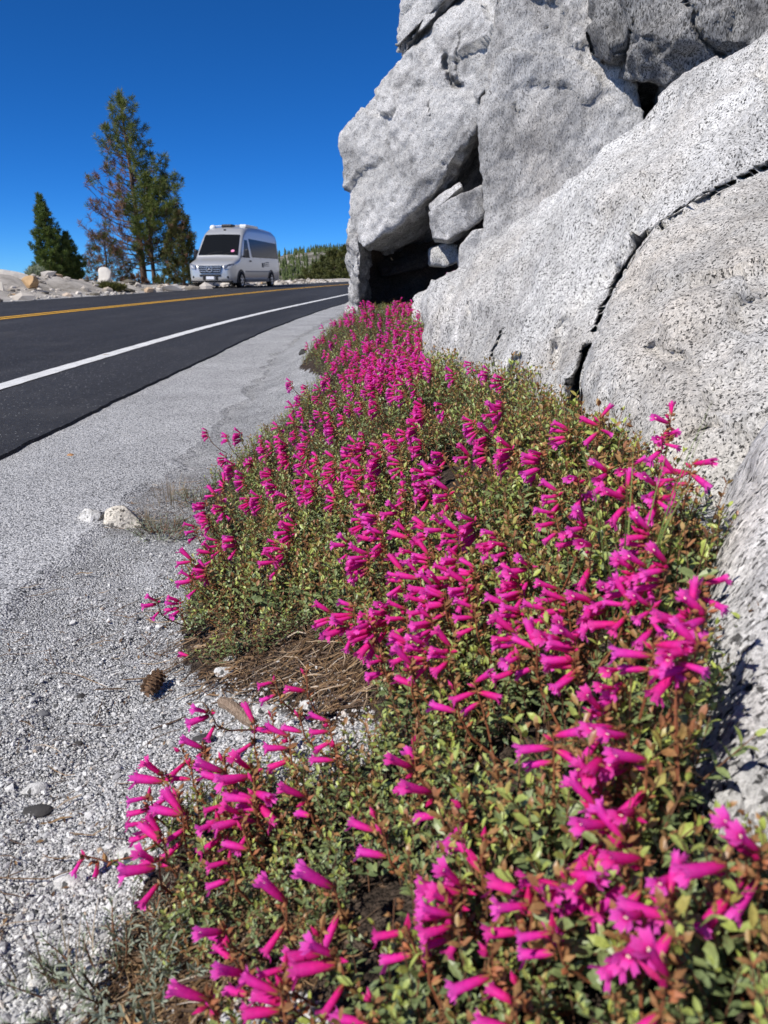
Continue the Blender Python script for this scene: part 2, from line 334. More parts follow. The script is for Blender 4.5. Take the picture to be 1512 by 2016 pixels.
# ------------------------------------------------------------------ road line and terrain
_Y = np.array([-30, 0, 4, 8, 10.5, 14, 17.3, 22, 28, 36, 44, 60, 80, 110, 150, 220.])
_XY = np.array([-5.35, -5.35, -5.36, -5.34, -5.26, -5.02, -4.74, -4.38, -3.92, -3.0, -1.9, 1.0, 6.0, 16.5, 34, 75.])
def cr(y):
    # smooth yellow-line position
    y = np.asarray(y, float)
    return (np.interp(y, _Y, _XY) + np.interp(y - 2, _Y, _XY) + np.interp(y + 2, _Y, _XY)) / 3
def x_white(y): return cr(y) + 3.27
def x_near(y): return x_white(y) + 0.77
def x_far(y): return cr(y) - 3.35
def x_foot(y):
    return np.interp(y, [-1, 0, 0.5, 1.2, 2.5, 4, 6, 9, 20, 60, 110], [-0.30, -0.30, -0.34, -0.42, -0.60, -0.74, -0.90, -0.80, -0.3, 6.0, 22])
def x_pave(y):
    return np.interp(y, [-5, 0, 1, 3, 5, 7, 9, 20, 60, 110], [-0.66, -0.66, -0.63, -0.64, -0.76, -0.84, -0.78, -0.25, 6.0, 22])
def mound(x, y):
    g = 0.30 * np.interp(y, [0, 1.0, 1.8, 3.0, 4.0, 5.0, 8], [1, 1, 0.86, 0.76, 0.90, 1.15, 1.2]) * sstep(0, 0.85, (x - x_foot(y)))
    return g
def terrain(x, y):
    x = np.asarray(x, float); y = np.asarray(y, float)
    P = np.stack([x, y, np.zeros_like(x)], -1)
    z = mound(x, y) - 0.012
    near = sstep(9, 5, np.hypot(x, y)) * sstep(-0.75, -0.55, x)
    z = z + near * (0.010 * fbm(P, 7, 3, 5) + 0.004 * fbm(P, 40, 2, 9))
    # hillside on the rock side
    r = x - np.maximum(x_near(y) + 2.6, 1.2)
    z = z + np.where(r > 0, 0.5 * np.minimum(r, 60) ** 1.0, 0)
    # far verge: gravel bank, then the ground falls away
    d = x_far(y) - x
    yb = sstep(34, 20, y)
    lump = np.clip(0.5 + 0.8 * fbm(P, 0.55, 4, 3), 0, 1.4)
    bank = sstep(0.5, 2.6, d) * (0.12 + 0.42 * yb) * (0.55 + 0.6 * lump) * sstep(11, 5.5, d)
    bank = bank * (1 - sstep(27, 30, y) * sstep(52, 46, y) * sstep(5.0, 3.0, d))
    fall = np.where(d > 6.0, -0.42 * (d - 6.0), 0)
    z = z + bank + np.maximum(fall, -70)
    # the country ahead drops behind the bend
    z = z - 0.05 * np.clip(y - 75, 0, 900) * sstep(-3, 6, d)
    return z
def plant_h(x, y):  # height of the flowering surface above the soil
    return 0.088 + 0.030 * sstep(-0.15, 0.3, x) + 0.016 * vnoise(np.stack([np.asarray(x, float), np.asarray(y, float), np.zeros(np.shape(x))], -1), 6, 44)
def on_surface(px, py, extra=0.0):
    """where the view line of the photo point meets the plant surface"""
    d = ray(px, py); d = d / np.linalg.norm(d)
    t = 0.15
    for i in range(1500):
        p = np.array([0, 0, HC]) + d * t
        if p[2] < float(mound(p[0], p[1])) - 0.012 + float(plant_h(p[0], p[1])) + extra: break
        t += 0.006 * (1 + t * 0.3)
    return p
def on_ground(px, py):
    z = 0.0
    for i in range(7):
        p = at_z(px, py, z); z = 0.5 * z + 0.5 * float(terrain(p[0], p[1]))
    p = at_z(px, py, z); p[2] = float(terrain(p[0], p[1])); return p

SOIL = [[(400, 1200), (520, 1110), (700, 1140), (820, 1230), (760, 1380), (640, 1420), (540, 1370), (430, 1330), (380, 1270)],
        [(330, 1770), (460, 1700), (640, 1740), (680, 1860), (620, 1950), (460, 1960), (330, 2100), (120, 2100), (230, 1900)],
        [(170, 1010), (300, 960), (400, 930), (430, 1010), (380, 1060), (330, 1060), (290, 1045), (180, 1045)]]
BED = [[(690, 590), (760, 585), (860, 590), (880, 670), (930, 700), (970, 690), (1060, 715), (1120, 745), (1200, 800), (1280, 840), (1380, 880), (1450, 930), (1440, 1100), (1420, 1200), (1400, 1330), (1400, 1450), (1430, 1560), (1480, 1570), (1512, 1500), (1800, 1500), (2000, 2600), (250, 2600), (340, 2010), (390, 1890),
        (430, 1865), (560, 1890), (660, 1880), (670, 1810), (560, 1735), (430, 1760), (330, 1790), (240, 1775), (205, 1700), (240, 1640), (270, 1570), (330, 1490), (420, 1430), (510, 1400),
        (580, 1395), (670, 1380), (750, 1320), (735, 1245), (690, 1190), (600, 1150), (500, 1200), (400, 1225), (350, 1195), (352, 1130), (375, 1060), (392, 1010), (420, 960), (402, 905),
        (440, 870), (560, 785), (610, 735), (645, 705), (590, 690), (615, 655)]][0]

def build_ground():
    def axis(segs):
        out = [segs[0][0]]
        for a, b, s0, s1 in segs:
            x = a; s = s0
            n = max(2, int(round((b - a) / ((s0 + s1) / 2))))
            w = np.linspace(s0, s1, n); c = np.cumsum(w); c = a + c / c[-1] * (b - a); out += list(c)
        return np.array(out)
    xs = axis([(-900, -60, 60, 6), (-60, -14, 6, 0.7), (-14, -8, 0.25, 0.25), (-8, -1.3, 0.7, 0.3), (-1.3, -0.8, 0.05, 0.02), (-0.8, 0.6, 0.018, 0.018), (0.6, 2, 0.03, 0.2), (2, 60, 0.3, 6), (60, 500, 8, 60)])
    ys = axis([(-12, 0, 1.5, 0.1), (0, 0.3, 0.03, 0.015), (0.3, 2.2, 0.018, 0.018), (2.2, 7, 0.02, 0.08), (7, 45, 0.12, 0.6), (45, 160, 1, 5), (160, 2500, 8, 200)])
    X, Y = np.meshgrid(xs, ys); x = X.ravel(); y = Y.ravel(); z = terrain(x, y)
    V = np.stack([x, y, z], -1); nx, ny = len(xs), len(ys)
    i = np.arange(nx - 1); j = np.arange(ny - 1); I, J = np.meshgrid(i, j); a = (J * nx + I).ravel()
    F = np.stack([a, a + 1, a + nx + 1, a + nx], -1)
    px, py = project(V); vis = (y > 0.05) & (np.hypot(x, y) < 9)
    soil = np.zeros(len(V))
    for poly in SOIL:
        dd = segdist(px, py, poly, True); ins = inpoly(px, py, poly)
        soil = np.maximum(soil, np.where(ins, 1.0, sstep(40, 0, dd)) * vis * (0.34 if poly is SOIL[2] else 1.0))
    bx, by = project(np.stack([x, y, z + 0.10], -1))
    soil = np.maximum(soil, np.where(inpoly(bx, by, BED), 1.0, 0.0) * vis)
    soil = np.maximum(soil, ((x > 0.05) & (y < 0.6) & (x < 1.2)) * 1.0)
    pale = sstep(0.2, 1.2, x_far(y) - x)
    me = mesh_arrays('ground', V, F, [M['gravel']], smooth=True, attrs={'soil': soil, 'pale': pale})
    link('ground', me, kind='structure')
build_ground()

def ribbon(name, xl, xr, ys, z, mat, nseg=1, drop=0.0, dipl=0.0, dipr=0.0):
    ys = np.asarray(ys); n = len(ys); rows = []
    cols = [(xl(ys), np.full(n, z - drop))] if drop else []
    cols += [(xl(ys) + (xr(ys) - xl(ys)) * k / nseg, np.full(n, z) if np.isscalar(z) else z(ys, k / nseg)) for k in range(nseg + 1)]
    if drop: cols.append((xr(ys) + 0.012, np.full(n, z - drop)))
    V = np.stack([np.stack([c[0], ys, c[1]], -1) for c in cols], 1).reshape(-1, 3); m = len(cols)
    I, J = np.meshgrid(np.arange(m - 1), np.arange(n - 1)); a = (J * m + I).ravel()
    return mesh_arrays(name, V, np.stack([a, a + 1, a + m + 1, a + m], -1), [mat])
def rag(y, s, amp, seed):
    y = np.asarray(y, float); return amp * fbm(np.stack([y, y * 0, y * 0], -1), s, 4, seed)
YR = np.concatenate([np.linspace(-10, 1.2, 30), np.linspace(1.22, 12, 540), np.linspace(12.1, 40, 140), np.linspace(41, 170, 120)])
link('old_pavement', ribbon('old_pavement', lambda y: x_near(y) - 0.15, lambda y: x_pave(y) + rag(y, 1.6, 0.06, 3) + rag(y, 9, 0.03, 4), YR,
     lambda y, f: np.where(f < 0.9, 0.0, -0.03 * (f - 0.9) / 0.1) + 0.0 * y, M['pavement'], nseg=20), kind='structure')
link('road', ribbon('road', lambda y: x_far(y) + rag(y, 0.8, 0.05, 8), lambda y: x_near(y) + rag(y, 0.7, 0.016, 1) + rag(y, 12, 0.005, 2), YR, 0.012, M['asphalt'], nseg=6, drop=0.024), kind='structure')
YL = np.concatenate([np.linspace(-10, 2, 20), np.linspace(2.05, 40, 400), np.linspace(41, 170, 120)])
def stripe(name, off, w, mat, seed, label):
    me = ribbon(name, lambda y: cr(y) + off - w / 2 + rag(y, 14, 0.004, seed), lambda y: cr(y) + off + w / 2 + rag(y, 14, 0.004, seed + 1), YL, 0.016, mat)
    link(name, me, kind='structure', label=label)
stripe('white_edge_line', 3.27, 0.115, M['white_paint'], 21, 'solid white edge line along the near side of the road')
stripe('yellow_centre_line', -0.10, 0.10, M['yellow_paint'], 23, 'far stripe of the double yellow centre line')
stripe('yellow_centre_line', 0.10, 0.10, M['yellow_paint'], 25, 'near stripe of the double yellow centre line')

# ------------------------------------------------------------------ distant hill and its wood
def build_hill():
    g = NG('hill_ground'); n = g.noise(0.02, 8, 0.7); c = g.ramp(n, [(0.40, (0.06, 0.065, 0.045)), (0.52, (0.13, 0.125, 0.10)), (0.64, (0.36, 0.34, 0.31))]); mat = g.done(g.pbr(c, 0.95, spec=0.1))
    xs = np.linspace(-330, 420, 120); ys = np.linspace(640, 1150, 70); X, Y = np.meshgrid(xs, ys); x, y = X.ravel(), Y.ravel()
    def hz(x, y):
        rid = np.interp(x, [-330, -235, -190, -130, -95, -35, 60, 200, 420], [-60, -40, 0, 17, 22, 27, 45, 70, 90])
        prof = np.interp(y, [640, 700, 820, 940, 1000, 1150], [-0.4, 0.0, 0.55, 1.0, 1.0, 0.6])
        return -25 + (rid + 25) * prof + 4 * fbm(np.stack([x, y, 0 * x], -1), 0.012, 5, 4)
    V = np.stack([x, y, hz(x, y)], -1); I, J = np.meshgrid(np.arange(119), np.arange(69)); a = (J * 120 + I).ravel()
    link('hill', mesh_arrays('hill', V, np.stack([a, a + 1, a + 121, a + 120], -1), [mat], smooth=True), kind='structure')
    # the wood on it
    N = 5000; tx = RNG.uniform(-260, 330, N); ty = RNG.uniform(690, 990, N)
    dens = fbm(np.stack([tx, ty, 0 * tx], -1), 0.02, 4, 12); keep = dens > -0.42 + 0.35 * (np.abs(ty - 830) < 60); tx, ty = tx[keep], ty[keep]; tz = hz(tx, ty) - 0.5
    V = []; F = []; T = []
    for i in range(len(tx)):
        h = RNG.uniform(5, 11); r = h * RNG.uniform(0.14, 0.22); o = len(V); a0 = RNG.uniform(0, 6.28)
        for L in range(3):
            zb = h * (0.08 + 0.28 * L); zt = h * (0.08 + 0.28 * L + 0.44) if L < 2 else h; rr = r * (1 - 0.28 * L); b = len(V)
            for k in range(6):
                q = rr * RNG.uniform(0.7, 1.25); an = a0 + k * 1.047 + L * 0.5; V.append((tx[i] + q * math.cos(an), ty[i] + q * math.sin(an), tz[i] + zb + RNG.uniform(-.3, .3))); T.append(0.25)
            V.append((tx[i], ty[i], tz[i] + zt)); T.append(RNG.uniform(0.1, 0.9))
            F += [(b + k, b + (k + 1) % 6, b + 6) for k in range(6)]
    me = mesh_arrays('conifer_wood', np.array(V), np.array(F), [M['needle']], attrs={'tint': np.array(T)})
    link('conifer_wood', me, kind='stuff', label='dark conifer wood scattered over the distant granite hill', category='wood')
build_hill()

# ------------------------------------------------------------------ rocks
def rock(name, pts, mat, label, voxel=0.014, smooth=6, amp=(0.02, 0.008, 0.003), scl=(1.6, 7, 24), carve=(), seed=0, cat='boulder', group=None, ridge=0.0, facet=None):
    pts = np.array(pts, float); base = np.array([pts[:, 0].mean(), pts[:, 1].mean(), max(pts[:, 2].min(), 0.0)])
    bm = bmesh.new()
    for p in pts: bm.verts.new(p)
    r = bmesh.ops.convex_hull(bm, input=list(bm.verts))
    bmesh.ops.delete(bm, geom=[v for v in bm.verts if not v.link_faces], context='VERTS')
    me = bpy.data.meshes.new('tmp'); bm.to_mesh(me); bm.free()
    o = bpy.data.objects.new('tmp', me); COL.objects.link(o)
    md = o.modifiers.new('r', 'REMESH'); md.mode = 'VOXEL'; md.voxel_size = voxel
    ms = o.modifiers.new('s', 'SMOOTH'); ms.factor = 0.5; ms.iterations = smooth
    dg = bpy.context.evaluated_depsgraph_get(); m2 = bpy.data.meshes.new_from_object(o.evaluated_get(dg))
    bpy.data.objects.remove(o); bpy.data.meshes.remove(me)
    n = len(m2.vertices); V = np.empty(n * 3, np.float32); m2.vertices.foreach_get('co', V); V = V.reshape(-1, 3).astype(float)
    Nn = np.empty(n * 3, np.float32); m2.vertices.foreach_get('normal', Nn); Nn = Nn.reshape(-1, 3).astype(float)
    D = np.zeros(n)
    for k, (a, s) in enumerate(zip(amp, scl)):
        f = fbm(V + seed * 3.1, s, 3, seed + k * 31); D += a * f
    if ridge:  # broken ledges
        q = fbm(V + seed, 2.2, 3, seed + 91); D += ridge * (np.floor(q * 4) / 4 + 0.25 * sstep(0.8, 1.0, (q * 4) % 1))
    if facet:  # chipped planes: each cell of the rock gets its own slight tilt and step
        sp, k = facet; fr = np.random.default_rng(seed + 500); lo, hi = V.min(0), V.max(0); ns = int(min(420, max(12, np.prod((hi - lo) / sp) ** 1.0))); S = lo + fr.uniform(size=(ns, 3)) * (hi - lo)
        W_ = V + 0.35 * sp * np.stack([fbm(V, 1.2 / sp, 2, seed + 7), fbm(V, 1.2 / sp, 2, seed + 8), fbm(V, 1.2 / sp, 2, seed + 9)], -1)
        best = np.full(n, 1e9); idx = np.zeros(n, int)
        for j in range(ns):
            dj = ((W_ - S[j]) ** 2).sum(1); m = dj < best; best[m] = dj[m]; idx[m] = j
        G = fr.normal(size=(ns, 3)); G /= np.linalg.norm(G, axis=1)[:, None]; st_ = fr.uniform(-1, 1, ns)
        D += k * ((V - S[idx]) * G[idx]).sum(1) + 0.10 * k * sp * st_[idx]
    V2 = V + Nn * D[:, None]
    px, py = project(V2); cv = V2 - np.array([0, 0, HC]); dist = np.linalg.norm(cv, axis=1); cv /= dist[:, None]
    front = (Nn * cv).sum(1) < 0.05
    for poly, w, dep in carve:
        wob = 8 * fbm(V, 8, 4, 77)
        dd = segdist(px + wob, py - wob, poly); w = w * np.clip(0.85 + 0.9 * fbm(V, 6, 3, 55), 0.35, 1.6); k = np.clip(1 - (dd / w) ** 2, 0, 1) ** 0.7
        V2 += cv * (dep * k * front)[:, None]
    V2 -= base
    m2.vertices.foreach_set('co', V2.astype(np.float32).ravel()); m2.name = name
    m2.materials.clear(); m2.materials.append(mat); m2.polygons.foreach_set('use_smooth', np.ones(len(m2.polygons), bool)); m2.update()
    return link(name, m2, loc=base, label=label, category=cat, group=group)
def P_(lst, back=1.0, bx=0.0, floor=None, fb=None):
    out = [at_y(*p) for p in lst]
    res = list(out)
    for p in out: res.append(p + np.array([bx, back, 0]))
    if floor is not None:
        for p in out: res.append(np.array([p[0], p[1] + (fb or 0.0), floor]))
        for p in out: res.append(np.array([p[0] + bx, p[1] + back, floor]))
    return res

# the tall outcrop behind: overhanging block, cap, right face, upper block
over = [(783, 122, 5.75), (738, 175, 5.8), (700, 240, 5.85), (683, 272, 5.9), (686, 380, 5.85), (687, 470, 5.75), (716, 488, 5.6), (786, 444, 5.45), (846, 388, 5.3), (945, 222, 5.05), (975, 190, 5.0), (1010, 60, 5.0), (1100, -330, 5.3), (930, -40, 5.5), (900, 8, 5.55)]
pov = [at_y(*p) for p in over]; pov += [p + np.array([0.55, 2.3, 0.30 if 8 <= i <= 9 else 0.0]) for i, p in enumerate(pov)]
rock('overhanging_rock', pov, M['granite_far'], 'tall pale grey granite block overhanging the dark hollow beside the road', 0.0150, 2, (0.030, 0.011, 0.010), (1.5, 6, 22),
     carve=[([(872, 122), (885, 150), (908, 168)], 8, 0.10), ([(905, 60), (903, 130), (905, 165)], 5, 0.03), ([(915, -20), (880, 12), (850, 46), (820, 80), (775, 112)], 12, 0.22),
            ([(955, 195), (985, 175), (1010, 140)], 9, 0.12), ([(845, 200), (842, 235)], 4, 0.03)], seed=3, ridge=0.0, facet=(0.34, 0.11))
cap = [(915, -38, 5.46), (868, -8, 5.54), (840, 27, 5.6), (808, 62, 5.66), (778, 96, 5.72), (782, 55, 5.78), (806, -10, 5.85), (850, -330, 6.0), (1050, -330, 5.6)]
rock('cap_rock', P_(cap, 1.3, 0.4), M['granite_far'], 'pale granite block above the diagonal crack at the top left of the outcrop', 0.0160, 2, (0.02, 0.016, 0.010), (1.6, 6, 18), seed=5, facet=(0.3, 0.15))
leg = [(690, 400, 5.95), (716, 415, 5.75), (684, 470, 5.85), (700, 478, 5.65), (708, 500, 5.62), (706, 560, 5.62), (704, 640, 5.62), (693, 640, 5.75), (690, 560, 5.85), (686, 500, 5.9)]
rock('rock_pillar', P_(leg, 2.1, 0.06), M['granite_far'], 'narrow rough granite foot holding up the left end of the overhang', 0.012, 2, (0.05, 0.022, 0.009), (4, 12, 30), seed=8, ridge=0.03)
face = [(1000, -330, 5.3), (1010, 50, 4.98), (985, 165, 4.95), (946, 240, 5.0), (947, 330, 4.95), (955, 470, 4.85), (955, 700, 4.7), (1300, 700, 4.4), (1290, 300, 4.62), (1262, 250, 4.66), (1195, 172, 4.76), (1150, 72, 4.86), (1120, -60, 5.0), (1100, -330, 5.2)]
pf = [at_y(*p) for p in face]; pf += [p + np.array([0.02 if q[0] > 1110 else 0.5, 1.5, 0.0]) for p, q in zip(pf, face)]
rock('rock_face', pf, M['granite_face'], 'broad flat grey granite face right of the dark triangular hollow', 0.017, 2, (0.02, 0.012, 0.008), (1.3, 7, 22),
     carve=[([(1020, 200), (1026, 212)], 4, 0.04), ([(1085, 50), (1070, 54)], 4, 0.04)], seed=12, facet=(0.5, 0.09))
upper = [(1168, -330, 5.1), (1158, -40, 4.95), (1172, 70, 4.80), (1205, 158, 4.70), (1262, 160, 4.58), (1345, 168, 4.45), (1520, 160, 4.2), (1700, 100, 3.9), (1700, -330, 4.4), (1250, 70, 4.45), (1400, 0, 4.3)]
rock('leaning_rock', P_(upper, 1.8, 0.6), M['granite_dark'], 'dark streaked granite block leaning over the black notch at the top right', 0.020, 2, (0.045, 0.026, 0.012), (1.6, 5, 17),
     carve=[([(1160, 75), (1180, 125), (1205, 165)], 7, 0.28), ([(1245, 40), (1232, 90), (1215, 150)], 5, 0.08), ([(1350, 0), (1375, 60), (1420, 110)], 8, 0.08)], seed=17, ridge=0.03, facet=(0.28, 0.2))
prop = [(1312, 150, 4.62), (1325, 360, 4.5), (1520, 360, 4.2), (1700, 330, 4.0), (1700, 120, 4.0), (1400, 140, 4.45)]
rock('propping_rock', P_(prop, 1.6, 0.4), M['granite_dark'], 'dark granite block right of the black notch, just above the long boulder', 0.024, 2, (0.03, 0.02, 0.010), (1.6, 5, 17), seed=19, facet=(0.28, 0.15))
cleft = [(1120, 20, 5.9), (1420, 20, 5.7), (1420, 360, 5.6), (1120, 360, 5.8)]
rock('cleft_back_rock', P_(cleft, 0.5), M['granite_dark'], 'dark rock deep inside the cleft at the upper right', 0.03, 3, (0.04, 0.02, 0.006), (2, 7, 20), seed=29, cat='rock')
# stones wedged in the hollow
cave_wall = [(703, 420, 6.7), (960, 180, 6.9), (1010, 700, 6.8), (703, 700, 6.7), (1010, 180, 6.9)]
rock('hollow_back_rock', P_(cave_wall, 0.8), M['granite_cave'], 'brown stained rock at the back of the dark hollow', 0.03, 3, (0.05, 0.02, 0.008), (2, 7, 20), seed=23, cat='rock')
wedge = [(843, 418, 5.05), (905, 382, 4.95), (950, 362, 5.0), (953, 425, 4.98), (925, 450, 4.95), (880, 474, 4.98), (852, 470, 5.05), (845, 440, 5.1)]
rock('wedged_stone', P_(wedge, 0.55, 0.05), M['granite_far'], 'sunlit angular stone block wedged in the dark hollow', 0.010, 3, (0.012, 0.006, 0.002), (5, 14, 40), seed=31, cat='stone')
slab = [(846, 404, 5.2), (862, 384, 5.18), (905, 356, 5.15), (912, 366, 5.12), (880, 394, 5.1), (850, 418, 5.16)]
rock('thin_slab', P_(slab, 0.4, 0.05), M['granite_far'], 'thin slab lying on top of the wedged stone block', 0.009, 2, (0.008, 0.005, 0.002), (6, 14, 40), seed=37, cat='stone')
low1 = [(905, 480, 4.95), (935, 455, 4.9), (957, 450, 4.9), (957, 490, 4.88), (930, 520, 4.9), (903, 530, 4.95), (898, 505, 5.0)]
rock('curved_slab', P_(low1, 0.4, 0.05), M['granite_far'], 'curved pale slab leaning at the right end of the hollow', 0.010, 3, (0.012, 0.006, 0.002), (5, 14, 40), seed=41, cat='stone')
low2 = [(850, 488, 5.35), (880, 476, 5.35), (905, 480, 5.35), (905, 515, 5.3), (880, 525, 5.3), (852, 520, 5.35)]
rock('round_stone', P_(low2, 0.4), M['granite_mid'], 'rounded grey stone in the shade under the wedged block', 0.012, 4, (0.015, 0.006, 0.002), (5, 14, 40), seed=43, cat='stone')
low3 = [(745, 520, 6.5), (790, 505, 6.4), (850, 500, 6.4), (850, 520, 6.3), (780, 540, 6.3), (748, 545, 6.4)]
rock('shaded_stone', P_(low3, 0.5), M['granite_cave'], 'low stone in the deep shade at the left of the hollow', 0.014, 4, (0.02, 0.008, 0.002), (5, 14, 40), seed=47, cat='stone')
ledge = [(815, 585, 4.3), (850, 562, 4.3), (905, 545, 4.2), (960, 505, 4.15), (1005, 480, 4.1), (1010, 640, 3.9), (815, 640, 4.1)]
rock('low_ledge', P_(ledge, 0.7, 0.2), M['granite_mid'], 'low pale ledge between the hollow and the long boulder', 0.014, 4, (0.03, 0.012, 0.004), (3, 9, 26), seed=53, cat='rock')
slab2 = [(890, 470, 4.98), (905, 462, 4.98), (908, 440, 5.0), (890, 450, 5.0)]
# the long boulder and its split-off right part
b1 = [(838, 700, 2.95), (836, 640, 3.05), (846, 592, 3.1), (872, 566, 3.1), (935, 530, 3.05), (1000, 490, 3.0), (1060, 430, 2.95), (1110, 388, 2.9), (1180, 332, 2.8), (1262, 272, 2.72), (1320, 190, 2.62), (1395, 112, 2.52), (1450, 85, 2.45), (1520, 52, 2.4), (1680, -40, 2.3),
      (880, 640, 2.75), (890, 760, 2.45), (960, 640, 2.45), (1010, 800, 1.95), (1050, 600, 2.2), (1128, 870, 1.66), (1142, 720, 1.76), (1185, 595, 1.95), (1265, 470, 2.06), (1330, 425, 2.1), (1512, 318, 2.08), (1680, 230, 2.05), (1200, 430, 2.32), (1400, 240, 2.22), (1540, 180, 2.14)]
pb1 = P_(b1, 0.9, 0.35) + [at_y(835, 700, 3.0) * [1, 1, 0] + [0, 0, -0.1], np.array([0.42, 1.72, -0.1]), np.array([0.30, 2.3, -0.1]), np.array([2.2, 2.0, -0.1]), np.array([2.2, 3.4, -0.1]), np.array([0.4, 3.8, -0.1])]
rock('long_boulder', pb1, M['granite_mid'], 'long pale speckled boulder rising to the right behind the flowers, above the crack', 0.0130, 8, (0.026, 0.013, 0.006), (2.0, 8, 26),
     carve=[([(985, 655), (975, 690), (985, 730)], 7, 0.05), ([(1024, 700), (1016, 730), (1022, 770)], 9, 0.05), ([(925, 598), (930, 612)], 5, 0.03), ([(1100, 690), (1085, 740), (1110, 800)], 22, 0.02),
            ([(1440, 80), (1420, 110)], 10, 0.03), ([(1530, 316), (1420, 372), (1330, 428), (1270, 470), (1225, 540), (1190, 600), (1160, 680), (1145, 740), (1135, 840)], 6.5, 0.14), ([(1155, 690), (1140, 760), (1130, 860)], 15, 0.16), ([(1110, 640), (1095, 700), (1110, 780)], 16, 0.03)], seed=61, facet=(0.40, 0.085))
b2 = [(1155, 705, 1.68), (1196, 605, 1.82), (1276, 490, 1.93), (1336, 445, 1.97), (1512, 338, 1.95), (1700, 250, 1.92), (1140, 850, 1.50), (1150, 930, 1.32), (1190, 980, 1.22), (1290, 1010, 1.07), (1380, 1060, 0.98), (1440, 1110, 1.0), (1250, 700, 1.48), (1330, 620, 1.46), (1460, 560, 1.42), (1512, 620, 1.32), (1700, 560, 1.3),
      (1300, 820, 1.2), (1400, 860, 1.1), (1512, 800, 1.08), (1700, 900, 1.0)]
pb2 = P_(b2, 0.7, 0.3) + [np.array([0.42, 1.5, -0.1]), np.array([0.40, 1.25, -0.1]), np.array([0.46, 1.04, -0.1]), np.array([1.4, 1.0, -0.1]), np.array([1.5, 2.2, -0.1])]
rock('split_boulder', pb2, M['granite_warm'], 'bulging warm speckled boulder below the long crack, right of the flowers', 0.0110, 10, (0.024, 0.012, 0.0045), (2.6, 8, 28),
     carve=[([(1530, 316), (1420, 372), (1330, 428), (1270, 470), (1225, 540), (1190, 600), (1160, 680), (1145, 740), (1135, 840)], 7, 0.08), ([(1275, 690), (1300, 706), (1345, 712), (1375, 722)], 12, 0.035), ([(1160, 800), (1200, 790)], 5, 0.01), ([(1380, 850), (1400, 842), (1460, 838)], 5, 0.012), ([(1340, 870), (1360, 855), (1385, 848)], 6, 0.02), ([(1440, 610), (1512, 590)], 8, 0.02)], seed=67, facet=(0.32, 0.075))
c1 = [(1530, 735, 0.98), (1462, 870, 0.96), (1428, 950, 0.93), (1392, 1050, 0.90), (1362, 1130, 0.84), (1348, 1300, 0.70), (1338, 1450, 0.55), (1368, 1590, 0.465), (1410, 1690, 0.42), (1512, 950, 0.80), (1460, 1130, 0.70), (1440, 1300, 0.58), (1512, 1250, 0.55), (1512, 1500, 0.46), (1700, 1000, 0.70), (1750, 1400, 0.45), (1800, 740, 0.9), (1600, 700, 0.97), (1750, 1750, 0.38)]
pc1 = P_(c1, 0.35, 0.35) + [np.array([0.27, 0.60, -0.05]), np.array([0.25, 0.45, -0.05]), np.array([0.40, 0.9, -0.05]), np.array([1.1, 0.3, -0.05]), np.array([1.2, 1.3, -0.05])]
rock('near_boulder', pc1, M['granite_near'], 'near grey boulder at the right edge with flowing vertical grain', 0.008, 16, (0.014, 0.006, 0.002), (3.6, 11, 34),
     carve=[([(1405, 1325), (1425, 1342), (1470, 1360)], 11, 0.03), ([(1475, 940), (1495, 985)], 5, 0.012), ([(1395, 1120), (1385, 1150)], 6, 0.006)], seed=71)

# ------------------------------------------------------------------ loose stones, on the bank and on the gravel
def stone(name, loc, size, mat, label, seed, rz=0.0, planes=9, cat='stone', sink=0.2, lo=0.55, hi=0.85):
    r = random.Random(seed); bm = bmesh.new(); bmesh.ops.create_icosphere(bm, subdivisions=3, radius=1.0)
    pl = [(Vector((r.gauss(0, 1), r.gauss(0, 1), r.gauss(0, 0.8))).normalized(), r.uniform(lo, hi)) for _ in range(planes)] + [(Vector((0, 0, -1)), 0.6)]
    for v in bm.verts:
        for n, d in pl:
            e = v.co.dot(n) - d
            if e > 0: v.co -= n * e * 0.94
    V = np.array([v.co[:] for v in bm.verts]); V += 0.03 * fbm(V + seed, 2.5, 3, seed)[:, None] * V
    for v, c in zip(bm.verts, V): v.co = (c[0] * size[0] / 2, c[1] * size[1] / 2, c[2] * size[2] / 2)
    me = bpy.data.meshes.new(name); bm.to_mesh(me); bm.free(); me.materials.append(mat)
    me.polygons.foreach_set('use_smooth', np.ones(len(me.polygons), bool))
    try: me.set_sharp_from_angle(angle=math.radians(28))
    except Exception: pass
    o = link(name, me, loc=(loc[0], loc[1], loc[2] + size[2] * (0.3 - sink)), label=label, category=cat); o.rotation_euler = (0, 0, rz); return o
M['stone_white'] = granite('stone_white', 180, 0.76, 0.60, 0.10, 0.06, (1, 1, 1), (0, 0, 0), 0.1, 0.5, (1, 0.98, 0.93), 0.003, 11.0)
M['stone_cream'] = granite('stone_cream', 160, 0.74, 0.56, 0.10, 0.10, (1, 1, 1), (0, 0, 0), 0.15, 1.0, (1, 0.92, 0.78), 0.003, 12.0)
M['stone_orange'] = plain('stone_orange', (0.42, 0.22, 0.10), 0.85, scale=30, vary=0.35, bump=0.004)
M['stone_grey'] = plain('stone_grey', (0.16, 0.16, 0.165), 0.85, scale=60, vary=0.4, bump=0.003)
M['stone_dark'] = plain('stone_dark', (0.055, 0.052, 0.05), 0.85, scale=60, vary=0.5, bump=0.003)
M['bank_white'] = plain('bank_boulder_white', (0.62, 0.58, 0.52), 0.9, scale=5, vary=0.25, bump=0.03)
M['bank_orange'] = plain('bank_boulder_orange', (0.48, 0.32, 0.17), 0.9, scale=5, vary=0.25, bump=0.03)
